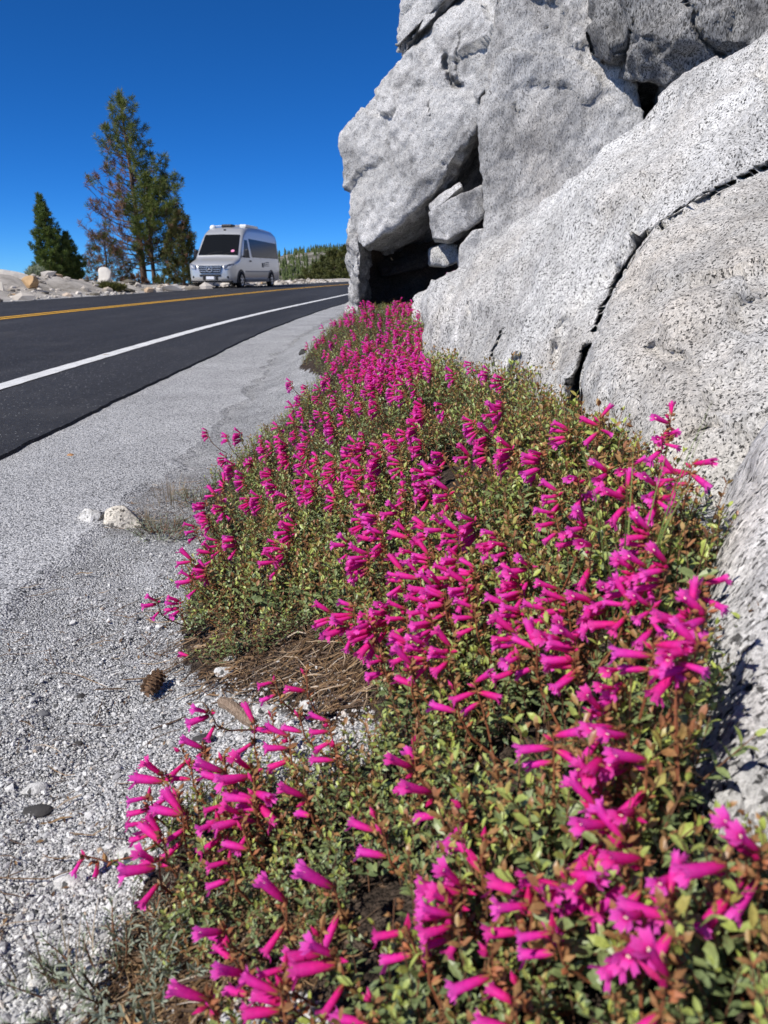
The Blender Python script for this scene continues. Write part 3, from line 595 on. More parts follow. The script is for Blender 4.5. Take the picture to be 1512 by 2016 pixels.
def bankstone(px0, px1, pyt, pyb, Y, mat, label, seed, deep=0.7):
    a = at_y(px0, pyb, Y); b = at_y(px1, pyb, Y); t = at_y((px0 + px1) / 2, pyt, Y); w = b[0] - a[0]; h = t[2] - a[2]
    stone('bank_boulder', ((a[0] + b[0]) / 2, Y, a[2]), (w * 1.15, w * deep, h * 1.75), mat, label, seed, sink=-0.05, cat='boulder', planes=8, lo=0.35, hi=0.62)
bankstone(-30, 58, 537, 560, 22, M['bank_white'], 'long flat white boulder on the far bank at the left edge', 1)
bankstone(44, 82, 552, 572, 21.0, M['bank_orange'], 'rounded orange boulder on the far bank below the small fir', 2)
bankstone(-14, 14, 562, 588, 19.5, M['bank_white'], 'round pale boulder by the far road edge at the left frame edge', 3)
bankstone(188, 228, 541, 575, 26, M['bank_white'], 'pointed white boulder beside the big pine', 24)
bankstone(206, 248, 563, 578, 25.2, M['bank_orange'], 'low orange boulder at the foot of the pointed white one', 5)
bankstone(316, 368, 564, 576, 28, M['bank_white'], 'low flat white boulder between the big pine and the van', 6)
bankstone(88, 100, 553, 566, 23, M['bank_white'], 'small white boulder right of the orange one on the far bank', 7)
bankstone(255, 285, 565, 576, 29, M['bank_white'], 'small pale boulder at the foot of the big pine', 8)

def rubble():
    rng = np.random.default_rng(8); N = 1500; y = rng.uniform(9, 60, N); d = np.abs(rng.normal(0, 2.0, N)) + 0.25; x = x_far(y) - d; k = rng.uniform(size=N) < 0.9; x, y = x[k], y[k]; N = len(x)
    r = np.exp(rng.normal(math.log(0.045), 0.7, N)); r = np.minimum(r, 0.22); z = terrain(x, y) + r * 0.15
    b = bmesh.new(); bmesh.ops.create_icosphere(b, subdivisions=1, radius=1); V0 = np.array([v.co[:] for v in b.verts]); F0 = np.array([[v.index for v in f.verts] for f in b.faces]); b.free()
    V = V0[None] * (1 + rng.uniform(-0.35, 0.3, (N, len(V0), 1))) * (rng.uniform(0.6, 1.3, (N, 1, 3)) * np.array([1.2, 1, 0.7])) * r[:, None, None] + np.stack([x, y, z], -1)[:, None, :]
    g = NG('rubble_stone'); t = g.attr('tint'); c = g.ramp(t, [(0.0, (0.10, 0.09, 0.07)), (0.2, (0.24, 0.21, 0.17)), (0.5, (0.45, 0.41, 0.36)), (0.9, (0.62, 0.58, 0.53)), (1.0, (0.45, 0.30, 0.17))]); mat = g.done(g.pbr(c, 0.9, spec=0.2))
    link('bank_rubble', mesh_arrays('bank_rubble', V.reshape(-1, 3), (F0[None] + (np.arange(N) * len(V0))[:, None, None]).reshape(-1, 3), [mat], attrs={'tint': np.repeat(rng.uniform(0, 1, N), len(V0))}), kind='stuff', label='small loose stones strewn over the far roadside bank', category='rubble')
rubble()

def gstone(px0, px1, pyt, pyb, mat, label, seed, hk=0.6, name='stone', deep=0.8, rz=0.0):
    c = on_ground((px0 + px1) / 2, pyb - 0.25 * (pyb - pyt)); sl = np.linalg.norm(c - [0, 0, HC]); w = (px1 - px0) / FPX * sl
    stone(name, c, (w * 1.05, w * deep, w * hk), mat, label, seed, rz)
gstone(148, 212, 995, 1040, M['stone_white'], 'white angular stone left of the pair beside the worn pavement', 11, 0.75)
gstone(200, 282, 996, 1044, M['stone_cream'], 'larger cream stone right of the pair beside the worn pavement', 12, 0.72)
gstone(130, 150, 890, 907, M['stone_orange'], 'small orange stone alone on the worn pavement', 13, 0.8)
gstone(100, 118, 1038, 1052, M['stone_cream'], 'little tan pebble left of the white stone pair', 14, 0.7, 'pebble')
gstone(440, 475, 1285, 1310, M['stone_white'], 'white pebble at the upper edge of the needle litter', 15, 0.5, 'pebble')
gstone(422, 462, 1310, 1330, M['stone_white'], 'white pebble just below another beside the pine cone', 16, 0.5, 'pebble')
gstone(512, 550, 1105, 1142, M['stone_grey'], 'grey stone poking out between the dry leaves', 17, 0.7)
gstone(495, 540, 1378, 1408, M['stone_white'], 'white stone right of the weathered stick', 18, 0.5)
gstone(590, 640, 1370, 1400, M['stone_white'], 'broad white stone in the litter between the two flower lobes', 19, 0.45)
gstone(70, 100, 1392, 1412, M['stone_grey'], 'flat slate grey pebble in the gravel at the far left', 20, 0.4, 'pebble')
gstone(48, 92, 1535, 1562, M['stone_white'], 'rounded speckled pebble by the crossed dry needles', 21, 0.6, 'pebble')
gstone(52, 98, 1570, 1605, M['stone_dark'], 'dark brown flat stone below the speckled pebble', 22, 0.45)
gstone(108, 165, 1705, 1750, M['stone_white'], 'broad white stone under the lone leftmost flower', 23, 0.4)
gstone(225, 290, 1662, 1690, M['stone_white'], 'pale flat stone right of the lone leftmost flower', 25, 0.4)
gstone(380, 420, 1435, 1465, M['stone_dark'], 'dark clod below the weathered stick', 26, 0.55, 'clod')
gstone(145, 162, 1455, 1468, M['stone_dark'], 'small brown pebble in the middle of the gravel', 27, 0.7, 'pebble')
gstone(152, 168, 1362, 1376, M['stone_dark'], 'small black pebble left of the pine cone', 28, 0.7, 'pebble')
gstone(588, 606, 682, 700, M['stone_dark'], 'dark clod at the tip of the far flower patch', 29, 0.9, 'clod')

# pine cone
def pine_cone():
    c = on_ground(306, 1362); g = empty('pine_cone', (c[0], c[1], c[2] + 0.012), 'weathered brown pine cone lying on the gravel', 'pine cone')
    g.rotation_euler = (0.1, 0, math.radians(-12))
    mat = plain('cone_scale', (0.16, 0.095, 0.055), 0.85, scale=120, vary=0.5, bump=0.002); L = 0.046
    core = MB(); core.tube([(0, -L / 2 + L * t, 0.006) for t in (0, 0.15, 0.4, 0.7, 0.9, 1.0)], [0.003, 0.008, 0.010, 0.009, 0.006, 0.003], 8)
    link('core', core.mesh('core', [mat], True), g)
    m = MB(); m.add([(0, 0, 0), (-0.0035, 0.006, 0.0005), (0.0035, 0.006, 0.0005), (-0.004, 0.0105, 0.003), (0.004, 0.0105, 0.003), (0, 0.012, 0.0045), (0, 0.0075, 0.0042), (0, 0.004, 0.0025)],
                    [(0, 2, 4, 3, 1), (3, 4, 5), (7, 6, 4, 2), (7, 1, 3, 6), (6, 3, 5), (6, 5, 4), (0, 7, 2), (0, 1, 7)]); sm = m.mesh('scale', [mat])
    for i in range(62):
        t = i / 61; a = i * 2.39996; y = -L / 2 + L * (0.04 + 0.92 * t); r = 0.006 * math.sin(math.pi * (0.12 + 0.76 * t)) ** 0.6
        o = link('scale', sm, g)
        out = Vector((math.cos(a), 0, math.sin(a))); d = (out * 0.75 + Vector((0, -0.75 + 0.3 * t, 0))).normalized(); up = (out - d * out.dot(d)).normalized(); sx = d.cross(up)
        mm = Matrix((sx, d, up)).transposed().to_4x4(); mm.translation = Vector((0, y, 0.006)) + out * r; s = 0.78 - 0.28 * abs(t - 0.4)
        o.matrix_local = mm @ Matrix.Scale(s, 4)
pine_cone()
def stick():
    a = on_ground(432, 1388); b = on_ground(500, 1428)
    g = NG('weathered_wood'); n = g.noise(60, 5, 0.7, g.mapping((6, 1, 6), (0, 0, 0.6))); col = g.ramp(n, [(0.3, (0.10, 0.07, 0.05)), (0.55, (0.30, 0.22, 0.16)), (0.75, (0.44, 0.36, 0.28))]); mat = g.done(g.pbr(col, 0.85, 0, g.bump(n, 0.003), 0.2))
    A = Vector(a); B = Vector(b); m = MB(); pts = [A + (B - A) * t + Vector((0, 0, 0.006 + 0.004 * math.sin(5 * t))) for t in (0, 0.08, 0.3, 0.55, 0.8, 1.0)]
    m.tube([p - A for p in pts], [0.003, 0.0075, 0.0085, 0.008, 0.0085, 0.006], 7); 
    link('weathered_stick', m.mesh('weathered_stick', [mat]), loc=A, label='short weathered grey stick lying by the lower flowers', category='stick')
stick()

# ------------------------------------------------------------------ conifers
def tufts_mesh(pos, dirs, size, K, width, tint, rng, spread=1.0):
    N = len(pos); r = rng.normal(size=(N, K, 3)); r /= np.linalg.norm(r, axis=2, keepdims=True)
    d = dirs[:, None, :] * (1.15 - 0.55 * spread) + r * spread; d /= np.linalg.norm(d, axis=2, keepdims=True)
    L = size[:, None, None] * rng.uniform(0.7, 1.15, (N, K, 1)); base = pos[:, None, :] + dirs[:, None, :] * size[:, None, None] * rng.uniform(-0.5, 0.35, (N, K, 1))
    tip = base + d * L; sd = np.cross(d, rng.normal(size=(N, K, 3))); sd /= np.linalg.norm(sd, axis=2, keepdims=True) + 1e-9; sd *= width
    mid = base + d * L * 0.45
    V = np.stack([base, mid + sd, tip, mid - sd], 2).reshape(-1, 3); q = np.arange(N * K) * 4
    F = np.stack([q, q + 1, q + 2, q + 3], -1)
    T = np.repeat(np.clip(tint[:, None] + rng.normal(0, 0.12, (N, K)), 0, 1).ravel(), 4)
    return V, F, T
def conifer(name, label, base, H, prof, nbr, seed, needle='needle', lean=(0, 0), trunk_r=0.12, t0=0.12, tuft=0.2, K=26, width=0.014, per=7, rise=0.25, dead=None, side=None, spread=0.9, group=None, clear=0.0):
    rng = np.random.default_rng(seed); root = empty(name, base, label, 'tree', group)
    ctr = lambda t: np.array([lean[0] * t ** 1.3 + 0.06 * H * 0.15 * math.sin(3.1 * t + seed), lean[1] * t, H * t])
    tm = MB(); ts = np.linspace(0, 1, 12); tm.tube([ctr(t) - [0, 0, 0.3 * (t == 0)] for t in ts], [trunk_r * (1 - t) ** 0.85 + 0.012 for t in ts], 8)
    link('trunk', tm.mesh('trunk', [M['bark']], True), root)
    bmb = MB(); live = [[], [], [], []]; ded = [[], [], [], []]
    for i in range(nbr):
        t = t0 + (1 - t0) * (i + rng.uniform(0, 1)) / nbr; t = min(t, 0.995); az = i * 2.39996 + rng.uniform(-0.5, 0.5)
        L = prof(t) * rng.uniform(0.65, 1.12)
        if side: L *= side(t, az)
        if L < 0.06: continue
        dv = np.array([math.cos(az), math.sin(az), 0]); p0 = ctr(t); pts = []; n = 5
        droop = rng.uniform(-0.25, 0.08) * (1 - t) ; rs = rise * rng.uniform(0.6, 1.4)
        for k in range(n + 1):
            f = k / n; pts.append(p0 + dv * L * f * (1 - 0.12 * f) + np.array([0, 0, L * (droop * f + rs * (f ** 2) + 0.35 * t * f)]) + rng.normal(0, 0.02 * L, 3) * f)
        bmb.tube(pts, [max(0.006, (0.28 * trunk_r * (1 - t * 0.6)) * (1 - 0.85 * k / n)) for k in range(n + 1)], 4, cap=False)
        isd = dead(t, az, rng) if dead else 0.0
        m = max(2, int(per * L / (tuft * 2.2)))
        for q in range(m):
            f = clear + (1 - clear) * (0.25 + 0.75 * rng.uniform() ** 0.7) if q else 1.0
            k = min(n - 1, int(f * n)); w = f * n - k; p = pts[k] * (1 - w) + pts[k + 1] * w
            ax = (pts[k + 1] - pts[k]); ax /= np.linalg.norm(ax) + 1e-9
            off = rng.normal(0, 1, 3) * (0.16 * L * (1 - f) + 0.10 * tuft * 2) + np.array([0, 0, 0.06 * L * rng.uniform()]); pp = p + off
            if np.linalg.norm(off) > 0.12: bmb.tube([p - ax * 0.1 * L, p + off * 0.5 - ax * 0.03, pp], [0.008, 0.006, 0.004], 3, cap=False)
            dd = ax + off / (np.linalg.norm(off) + 0.05) * 0.5 + np.array([0, 0, 0.45]); dd /= np.linalg.norm(dd)
            u = rng.uniform()
            if u < isd * 0.55: continue
            tg = ded if u < isd else live
            tg[0].append(pp); tg[1].append(dd); tg[2].append(tuft * rng.uniform(0.7, 1.2)); tg[3].append(rng.uniform(0.15, 0.75))
    for q in range(int(8)):
        t = 1 - 0.05 * q / 8; live[0].append(ctr(t)); live[1].append(np.array([0, 0, 1.0])); live[2].append(tuft); live[3].append(0.5)
    link('branches', bmb.mesh('branches', [M['bark']]), root)
    for nm, b, mt in (('crown', live, needle), ('dead_needles', ded, 'needle_dead')):
        if len(b[0]) < 3: continue
        V, F, T = tufts_mesh(np.array(b[0]), np.array(b[1]), np.array(b[2]), K, width, np.array(b[3]), rng, spread)
        link(nm, mesh_arrays(nm, V, F, [M[mt]], attrs={'tint': T}), root)
    return root
def tree_at(px, Y):
    x = at_y(px, 560, Y)[0]; return (x, Y, float(terrain(x, Y)) - 0.05)
def top_h(base, py): return at_y(300, py, base[1])[2] - base[2]
b = tree_at(288, 40)
conifer('big_pine', 'tallest pine with a sparse half dead left side, behind the far bank', b, top_h(b, 188), lambda t: np.interp(t, [0, 0.12, 0.3, 0.45, 0.6, 0.8, 0.93, 1], [0.9, 2.6, 3.1, 2.7, 1.75, 1.15, 0.6, 0.15]), 104, 5,
        lean=(-0.55, 0), trunk_r=0.17, t0=0.10, tuft=0.27, K=26, width=0.012, per=5.2, rise=0.32,
        dead=lambda t, az, r: (0.93 if (math.cos(az) < 0.05 and t < 0.5) else 0.75 if (math.cos(az) < -0.1 and t < 0.68) else 0.35 if t < 0.35 else 0.05), side=lambda t, az: 0.75 + 0.25 * abs(math.cos(az)))
b = tree_at(304, 39.0)
conifer('slim_pine', 'slim pine with a bare lower trunk standing right against the tallest pine', b, top_h(b, 345), lambda t: np.interp(t, [0, 0.25, 0.45, 0.65, 0.85, 1], [0.2, 1.0, 1.9, 1.8, 0.9, 0.15]), 60, 9, lean=(0.1, 0), trunk_r=0.10, t0=0.2, tuft=0.26, K=30, width=0.013, per=5, rise=0.3,
        dead=lambda t, az, r: 0.5 if t < 0.4 else 0.05, side=lambda t, az: 0.45 + 0.55 * max(0, math.cos(az)) + 0.15)
b = tree_at(112, 33)
conifer('small_fir', 'dense dark green young fir at the left above the bank', b, top_h(b, 386), lambda t: np.interp(t, [0, 0.12, 0.35, 0.6, 0.85, 1], [1.0, 1.05, 0.80, 0.5, 0.24, 0.05]), 150, 13, 'needle_fir', lean=(-0.28, 0), trunk_r=0.08, t0=0.04, tuft=0.15, K=26, width=0.010, per=7, rise=0.6, spread=0.75)
b = tree_at(143, 33.6)
conifer('fir_sapling', 'shorter fir sapling touching the right side of the young fir', b, top_h(b, 462), lambda t: np.interp(t, [0, 0.2, 0.6, 1], [0.7, 0.7, 0.4, 0.06]), 70, 14, 'needle_fir', trunk_r=0.05, t0=0.04, tuft=0.15, K=32, width=0.012, per=8, rise=0.5, spread=0.8)
b = tree_at(214, 37)
conifer('dying_pine', 'low brown dying pine between the fir and the tallest pine', b, top_h(b, 462), lambda t: np.interp(t, [0, 0.3, 0.6, 1], [1.3, 1.5, 1.1, 0.2]), 60, 17, 'needle_olive', trunk_r=0.06, t0=0.05, tuft=0.2, K=22, width=0.011, per=5, rise=0.35, dead=lambda t, az, r: 0.75)
b = tree_at(362, 38)
conifer('young_pine', 'sparse olive young pine just left of the van', b, top_h(b, 418), lambda t: np.interp(t, [0, 0.2, 0.5, 0.8, 1], [1.0, 1.05, 0.85, 0.5, 0.08]), 80, 19, 'needle_olive', trunk_r=0.06, t0=0.04, tuft=0.2, K=26, width=0.012, per=6, rise=0.45, dead=lambda t, az, r: 0.2)
for k, (px, Y, py, lab) in enumerate([(622, 120, 520, 'leftmost olive pine by the road bend left of the rock'), (640, 112, 508, 'second olive pine from the left by the road bend'), (660, 105, 494, 'tallest olive pine by the road bend beside the overhanging rock'), (682, 98, 488, 'olive pine at the road bend, nearest to the overhanging rock'), (603, 140, 532, 'tiny far pine by the road bend left of the olive pines')]):
    b = tree_at(px, Y); H = top_h(b, py); kk = H / 7
    conifer('roadside_pine', lab, b, H, lambda t: kk * np.interp(t, [0, 0.3, 0.6, 0.85, 1], [1.9, 1.9, 1.4, 0.8, 0.15]), 60, 31 + k, 'needle_olive', trunk_r=0.13, t0=0.05, tuft=0.5, K=22, width=0.05, per=6, rise=0.5, group='pines by the road bend')
# rusty shrub under the pines
def shrub(px, Y, w, h, label, mat, seed):
    rng = np.random.default_rng(seed); x = at_y(px, 560, Y)[0]; base = (x, Y, float(terrain(x, Y))); root = empty('shrub', base, label, 'shrub', 'shrubs on the far bank')
    N = 90; a = rng.uniform(0, 6.28, N); r = w * 0.5 * np.sqrt(rng.uniform(0, 1, N)); z = h * rng.uniform(0.15, 1, N) * (1 - (r / (w * 0.55)) ** 2) + 0.05
    pos = np.stack([r * np.cos(a), r * np.sin(a), z], -1); d = np.stack([np.cos(a) * 0.4, np.sin(a) * 0.4, np.ones(N)], -1); d /= np.linalg.norm(d, axis=1)[:, None]
    V, F, T = tufts_mesh(pos, d, np.full(N, 0.16), 26, 0.012, rng.uniform(0.2, 0.9, N), rng, 0.9); link('foliage', mesh_arrays('foliage', V, F, [M[mat]], attrs={'tint': T}), root)
    m = MB()
    for i in range(0, N, 6): m.tube([(0, 0, -0.05), pos[i] * 0.5, pos[i]], [0.015, 0.01, 0.005], 4)
    link('stems', m.mesh('stems', [M['bark']]), root)
shrub(262, 38.5, 1.6, 0.8, 'rusty brown shrub at the foot of the tallest pine', 'needle_dead', 3)
shrub(330, 38.5, 1.5, 0.55, 'low olive shrub between the slim pine and the young pine', 'needle_olive', 4)
shrub(75, 26, 0.6, 0.35, 'tiny grey green bush on the bank left of the young fir', 'woolly', 5)
shrub(215, 24.8, 0.9, 0.16, 'yellowish low scrub below the orange boulder by the far road edge', 'needle_olive', 6)

# ------------------------------------------------------------------ camper van
def van():
    root = empty('camper_van', (0, 0, 0), 'silver high-roof camper van parked on the far side of the road', 'van')
    th = math.radians(-8.5); root.rotation_euler = (0, 0, th); wl = Matrix.Rotation(th, 3, 'Z') @ Vector((0.9, 1.0, 0)); fx, fy = -6.15, 33.0
    root.location = (fx - wl.x, fy - wl.y, float(terrain(fx, fy)) + 0.0)
    root.scale = (1, 1, 0.94)
    paint = NG('silver_paint'); paint = paint.done(paint.pbr((0.56, 0.56, 0.55), 0.30, 0.45, None, 0.5, **{'Coat Weight': 0.6, 'Coat Roughness': 0.08}))
    glass = plain('dark_glass', (0.010, 0.011, 0.012), 0.12, vary=0.1, spec=0.12); black = plain('black_trim', (0.02, 0.02, 0.022), 0.5); rub = plain('tyre_rubber', (0.018, 0.018, 0.018), 0.85)
    alloy = plain('alloy', (0.55, 0.56, 0.58), 0.3, 0.8, vary=0.05); chrome = plain('chrome', (0.62, 0.62, 0.62), 0.35, 0.8, vary=0.03); white = plain('white_plastic', (0.78, 0.78, 0.76), 0.4, vary=0.05)
    lamp = plain('headlight_glass', (0.25, 0.27, 0.30), 0.08, 0.3, spec=0.8); pinkm = plain('pink_sticker', (0.75, 0.25, 0.45), 0.5)
    plate = plain('plate_white', (0.75, 0.77, 0.82), 0.4, vary=0.04)
    # stations: y, top z, bottom z, half width at belt, corner radius on top
    ST = [(0.00, 0.86, 0.42, 0.70, 0.10), (0.05, 0.97, 0.33, 0.84, 0.10), (0.16, 1.06, 0.27, 0.93, 0.12), (0.40, 1.15, 0.25, 0.985, 0.14), (0.80, 1.27, 0.25, 1.00, 0.16), (0.98, 1.34, 0.25, 1.0, 0.16), (1.30, 1.74, 0.25, 1.0, 0.15), (1.66, 2.18, 0.25, 1.0, 0.16), (1.90, 2.42, 0.25, 1.0, 0.2), (2.20, 2.60, 0.25, 1.0, 0.24), (2.60, 2.70, 0.25, 1.0, 0.26), (3.4, 2.745, 0.25, 1.0, 0.28), (5.2, 2.75, 0.25, 1.0, 0.28), (6.3, 2.70, 0.27, 1.0, 0.28), (6.72, 2.60, 0.3, 0.985, 0.28), (6.92, 2.42, 0.36, 0.95, 0.26), (6.96, 2.2, 0.45, 0.90, 0.2)]
    def hw(z, w):  # body side shape: widest at the belt, tumblehome above
        return w * np.interp(z, [0.2, 0.45, 0.9, 1.2, 2.2, 2.75], [0.94, 0.985, 1.0, 0.99, 0.905, 0.86])
    def ring(y, zt, zb, w, r):
        pts = []; zs = np.linspace(zb, zt - r, 9)
        for z in zs: pts.append((hw(z, w), z))
        wt = hw(zt - r, w)
        for a in np.linspace(0, math.pi / 2, 6)[1:]: pts.append((wt - r + r * math.cos(a), zt - r + r * math.sin(a)))
        for f in (0.66, 0.33): pts.append(((wt - r) * f, zt + 0.02 * (1 - f)))
        full = [(x, y, z) for x, z in pts] + [(0, y, zt + 0.02)] + [(-x, y, z) for x, z in reversed(pts)]
        return full
    def st(y):
        A = np.array(ST); return [np.interp(y, A[:, 0], A[:, k]) for k in range(1, 5)]
    ys = sorted(set([s[0] for s in ST] + list(np.linspace(1.0, 2.6, 12)) + [0.55, 0.65, 4.2, 4.7, 5.8])); R = [ring(y, *st(y)) for y in ys]; m = MB(); n = len(R[0])
    vs = [p for r in R for p in r]; fs = [(i * n + k, (i + 1) * n + k, (i + 1) * n + (k + 1) % n, i * n + (k + 1) % n) for i in range(len(R) - 1) for k in range(n)]
    fs += [tuple(range(n)), tuple((len(R) - 1) * n + k for k in range(n))[::-1]]
    m.add(vs, fs); body = link('body', m.mesh('body', [paint], True), root)
    try: body.data.set_sharp_from_angle(angle=math.radians(50))
    except Exception: pass
    def sidepanel(name, poly, mat, off=0.006, s=1, parent=root, w=1.0):
        # polygon in (y, z) laid on the body side, cut into thin rows so it follows the curve
        P = [Vector((y, z)) for y, z in poly]; zs = sorted(set([p.y for p in P])); zz = np.unique(np.concatenate([np.linspace(zs[0] + 1e-4, zs[-1] - 1e-4, 12)])); m = MB(); rows = []
        for z in zz:
            xs = []
            for i in range(len(P)):
                a, b2 = P[i], P[(i + 1) % len(P)]
                if (a.y > z) != (b2.y > z): xs.append(a.x + (b2.x - a.x) * (z - a.y) / (b2.y - a.y))
            if len(xs) >= 2: rows.append((min(xs), max(xs), z))
        vs = []; 
        for y0, y1, z in rows:
            x = (hw(z, w) + off) * s; vs += [(x, y0, z), (x, y1, z)]
        k = len(rows); fs = [(2 * i, 2 * i + 1, 2 * i + 3, 2 * i + 2) for i in range(k - 1)]
        # thickness back to the body
        o = len(vs); vs2 = [(x - s * (off + 0.02), y, z) for x, y, z in vs]; loop = [2 * i for i in range(k)] + [2 * i + 1 for i in reversed(range(k))]
        fs += [(loop[i], loop[(i + 1) % len(loop)], o + loop[(i + 1) % len(loop)], o + loop[i]) for i in range(len(loop))]
        m.add(vs + vs2, fs); return link(name, m.mesh(name, [mat], False), parent)
    for s in (1, -1):
        sidepanel('side_window', [(2.62, 1.36), (6.66, 1.36), (6.56, 2.12), (2.42, 2.18)], glass, s=s)
        dw = sidepanel('door_window', [(1.42, 1.33), (2.30, 1.33), (2.20, 2.10), (1.86, 2.10)], glass, s=s)
        sidepanel('running_board', [(1.55, 0.26), (5.2, 0.26), (5.2, 0.40), (1.55, 0.40)], alloy, off=0.05, s=s)
        sidepanel('door_handle', [(2.22, 1.16), (2.42, 1.16), (2.42, 1.22), (2.22, 1.22)], black, off=0.03, s=s)
        sidepanel('rub_strip', [(1.6, 0.70), (5.2, 0.70), (5.2, 0.76), (1.6, 0.76)], plain('strip_grey', (0.3, 0.31, 0.33), 0.5), off=0.012, s=s)
        mm = MB(); mm.box(0.0, 0.16, -0.05, 0.06, 0, 0.36, bev=0.03); mm.box(-0.12, 0.05, -0.02, 0.03, 0.04, 0.09)
        mo = link('mirror', mm.mesh('mirror', [black]), root, loc=(s * 1.06, 1.42, 1.32)); mo.scale = (s, 1, 1)
        gm = MB(); gm.box(0.02, 0.14, 0.0601, 0.066, 0.03, 0.33); link('mirror_glass', gm.mesh('mirror_glass', [chrome]), mo)
    sidepanel('side_graphic', [(3.95, 0.93), (4.20, 0.93), (4.20, 1.13), (3.95, 1.13)], black, off=0.004)
    sidepanel('side_graphic', [(4.30, 0.98), (4.42, 0.98), (4.42, 1.14), (4.30, 1.14)], black, off=0.004)
    for z in (0.98, 1.06, 1.14): sidepanel('side_lettering', [(4.52, z), (5.05, z), (5.05, z + 0.035), (4.52, z + 0.035)], black, off=0.004)
    # wheels and arches
    for y in (1.0, 5.35):
        for s in (1, -1):
            am = MB(); N = 24; vs = []; 
            for x in (s * 1.004, s * 0.90): 
                vs += [(x, y + 0.47 * math.cos(a), max(0.252, 0.36 + 0.46 * math.sin(a))) for a in np.linspace(-0.25, math.pi + 0.25, N)]
            am.add(vs, [tuple(range(N))] + [(i, i + 1, N + i + 1, N + i) for i in range(N - 1)]); link('wheel_arch', am.mesh('wheel_arch', [black]), root)
            wm = MB(); Mx = Matrix.Translation((s * 0.93, y, 0.36)) @ Matrix.Rotation(math.pi / 2, 4, 'Y')
            w = link('wheel', None, root, loc=(s * 0.93, y, 0.36)); Rx = Matrix.Rotation(s * math.pi / 2, 4, 'Y')
            wm.lathe([(0.22, -0.11), (0.33, -0.11), (0.36, -0.07), (0.36, 0.07), (0.33, 0.105), (0.24, 0.105), (0.225, 0.09)], 28, M=Rx); link('tyre', wm.mesh('tyre', [rub], True), w)
            rm = MB(); rm.lathe([(0.225, 0.02), (0.225, 0.095), (0.20, 0.09), (0.17, 0.05)], 28, M=Rx, cap=True)
            for k in range(6): rm.box(0.03, 0.21, -0.03, 0.03, 0.05, 0.092, M=Rx @ Matrix.Rotation(k * math.pi / 3, 4, 'Z'))
            rm.lathe([(0.06, 0.05), (0.06, 0.10), (0.03, 0.108)], 14, M=Rx); link('rim', rm.mesh('rim', [alloy]), w)
    # windscreen lying on the sloping front
    wm = MB(); rows = []
    for y in np.linspace(1.04, 1.78, 8):
        zt, zb, w, r = st(y); f = (y - 1.04) / 0.74; half = hw(zt, 1.0) - 0.10 - 0.03 * f
        rows.append([(half * k, y - 0.012, zt + 0.02 * (1 - abs(k)) + 0.028) for k in np.linspace(-1, 1, 9)])
    wm.add([p for r in rows for p in r], [(i * 9 + k, i * 9 + k + 1, (i + 1) * 9 + k + 1, (i + 1) * 9 + k) for i in range(7) for k in range(8)]); link('windscreen', wm.mesh('windscreen', [glass], True), root)
    sk = MB(); zt = st(1.14)[0]; sk.lathe([(0.075, 0.0), (0.075, 0.006)], 14, M=Matrix.Translation((0.62, 1.15, zt + 0.07)) @ Matrix.Rotation(math.radians(50), 4, 'X')); link('pink_sticker', sk.mesh('pink_sticker', [pinkm]), root)
    for k in (-0.45, 0.25):
        wp = MB(); wp.tube([(k, 1.03, st(1.03)[0] + 0.06), (k + 0.3, 1.10, st(1.10)[0] + 0.062), (k + 0.62, 1.12, st(1.12)[0] + 0.06)], 0.012, 5); link('wiper', wp.mesh('wiper', [black]), root)
    # front: grille with star, lamps, bumper openings, plate
    gm = MB(); gm.add([(-0.52, -0.035, 0.98), (0.52, -0.035, 0.98), (0.42, -0.045, 0.66), (-0.42, -0.045, 0.66), (-0.52, 0.12, 0.98), (0.52, 0.12, 0.98), (0.42, 0.12, 0.66), (-0.42, 0.12, 0.66)], [(3, 2, 1, 0), (0, 1, 5, 4), (1, 2, 6, 5), (2, 3, 7, 6), (3, 0, 4, 7)])
    gr = link('grille', gm.mesh('grille', [black]), root)
    for i, z in enumerate((0.72, 0.80, 0.88, 0.95)):
        h = 0.44 + 0.09 * (z - 0.68) / 0.3; bm_ = MB(); bm_.box(-h, h, -0.062, -0.036, z - 0.012, z + 0.012); link('grille_bar', bm_.mesh('grille_bar', [chrome]), gr)
    em = MB(); Me = Matrix.Translation((0, -0.07, 0.83)) @ Matrix.Rotation(math.pi / 2, 4, 'X')
    N = 28; vs = []; 
    for r0, z0 in ((0.115, 0.0), (0.135, 0.0), (0.135, 0.02), (0.115, 0.02)): vs += [Me @ Vector((r0 * math.cos(6.2832 * k / N), r0 * math.sin(6.2832 * k / N), z0)) for k in range(N)]
    em.add(vs, [(j * N + k, j * N + (k + 1) % N, ((j + 1) % 4) * N + (k + 1) % N, ((j + 1) % 4) * N + k) for j in range(4) for k in range(N)])
    for k in range(3):
        a = math.pi / 2 + k * 2.0944; em.add([Me @ Vector((0.12 * math.cos(a), 0.12 * math.sin(a), 0.012)), Me @ Vector((0.025 * math.cos(a + 1.047), 0.025 * math.sin(a + 1.047), 0.012)), Me @ Vector((0, 0, 0.024)), Me @ Vector((0.025 * math.cos(a - 1.047), 0.025 * math.sin(a - 1.047), 0.012))], [(0, 1, 2), (0, 2, 3)])
    link('star_emblem', em.mesh('star_emblem', [chrome]), gr, label='round chrome badge with three pointed star')
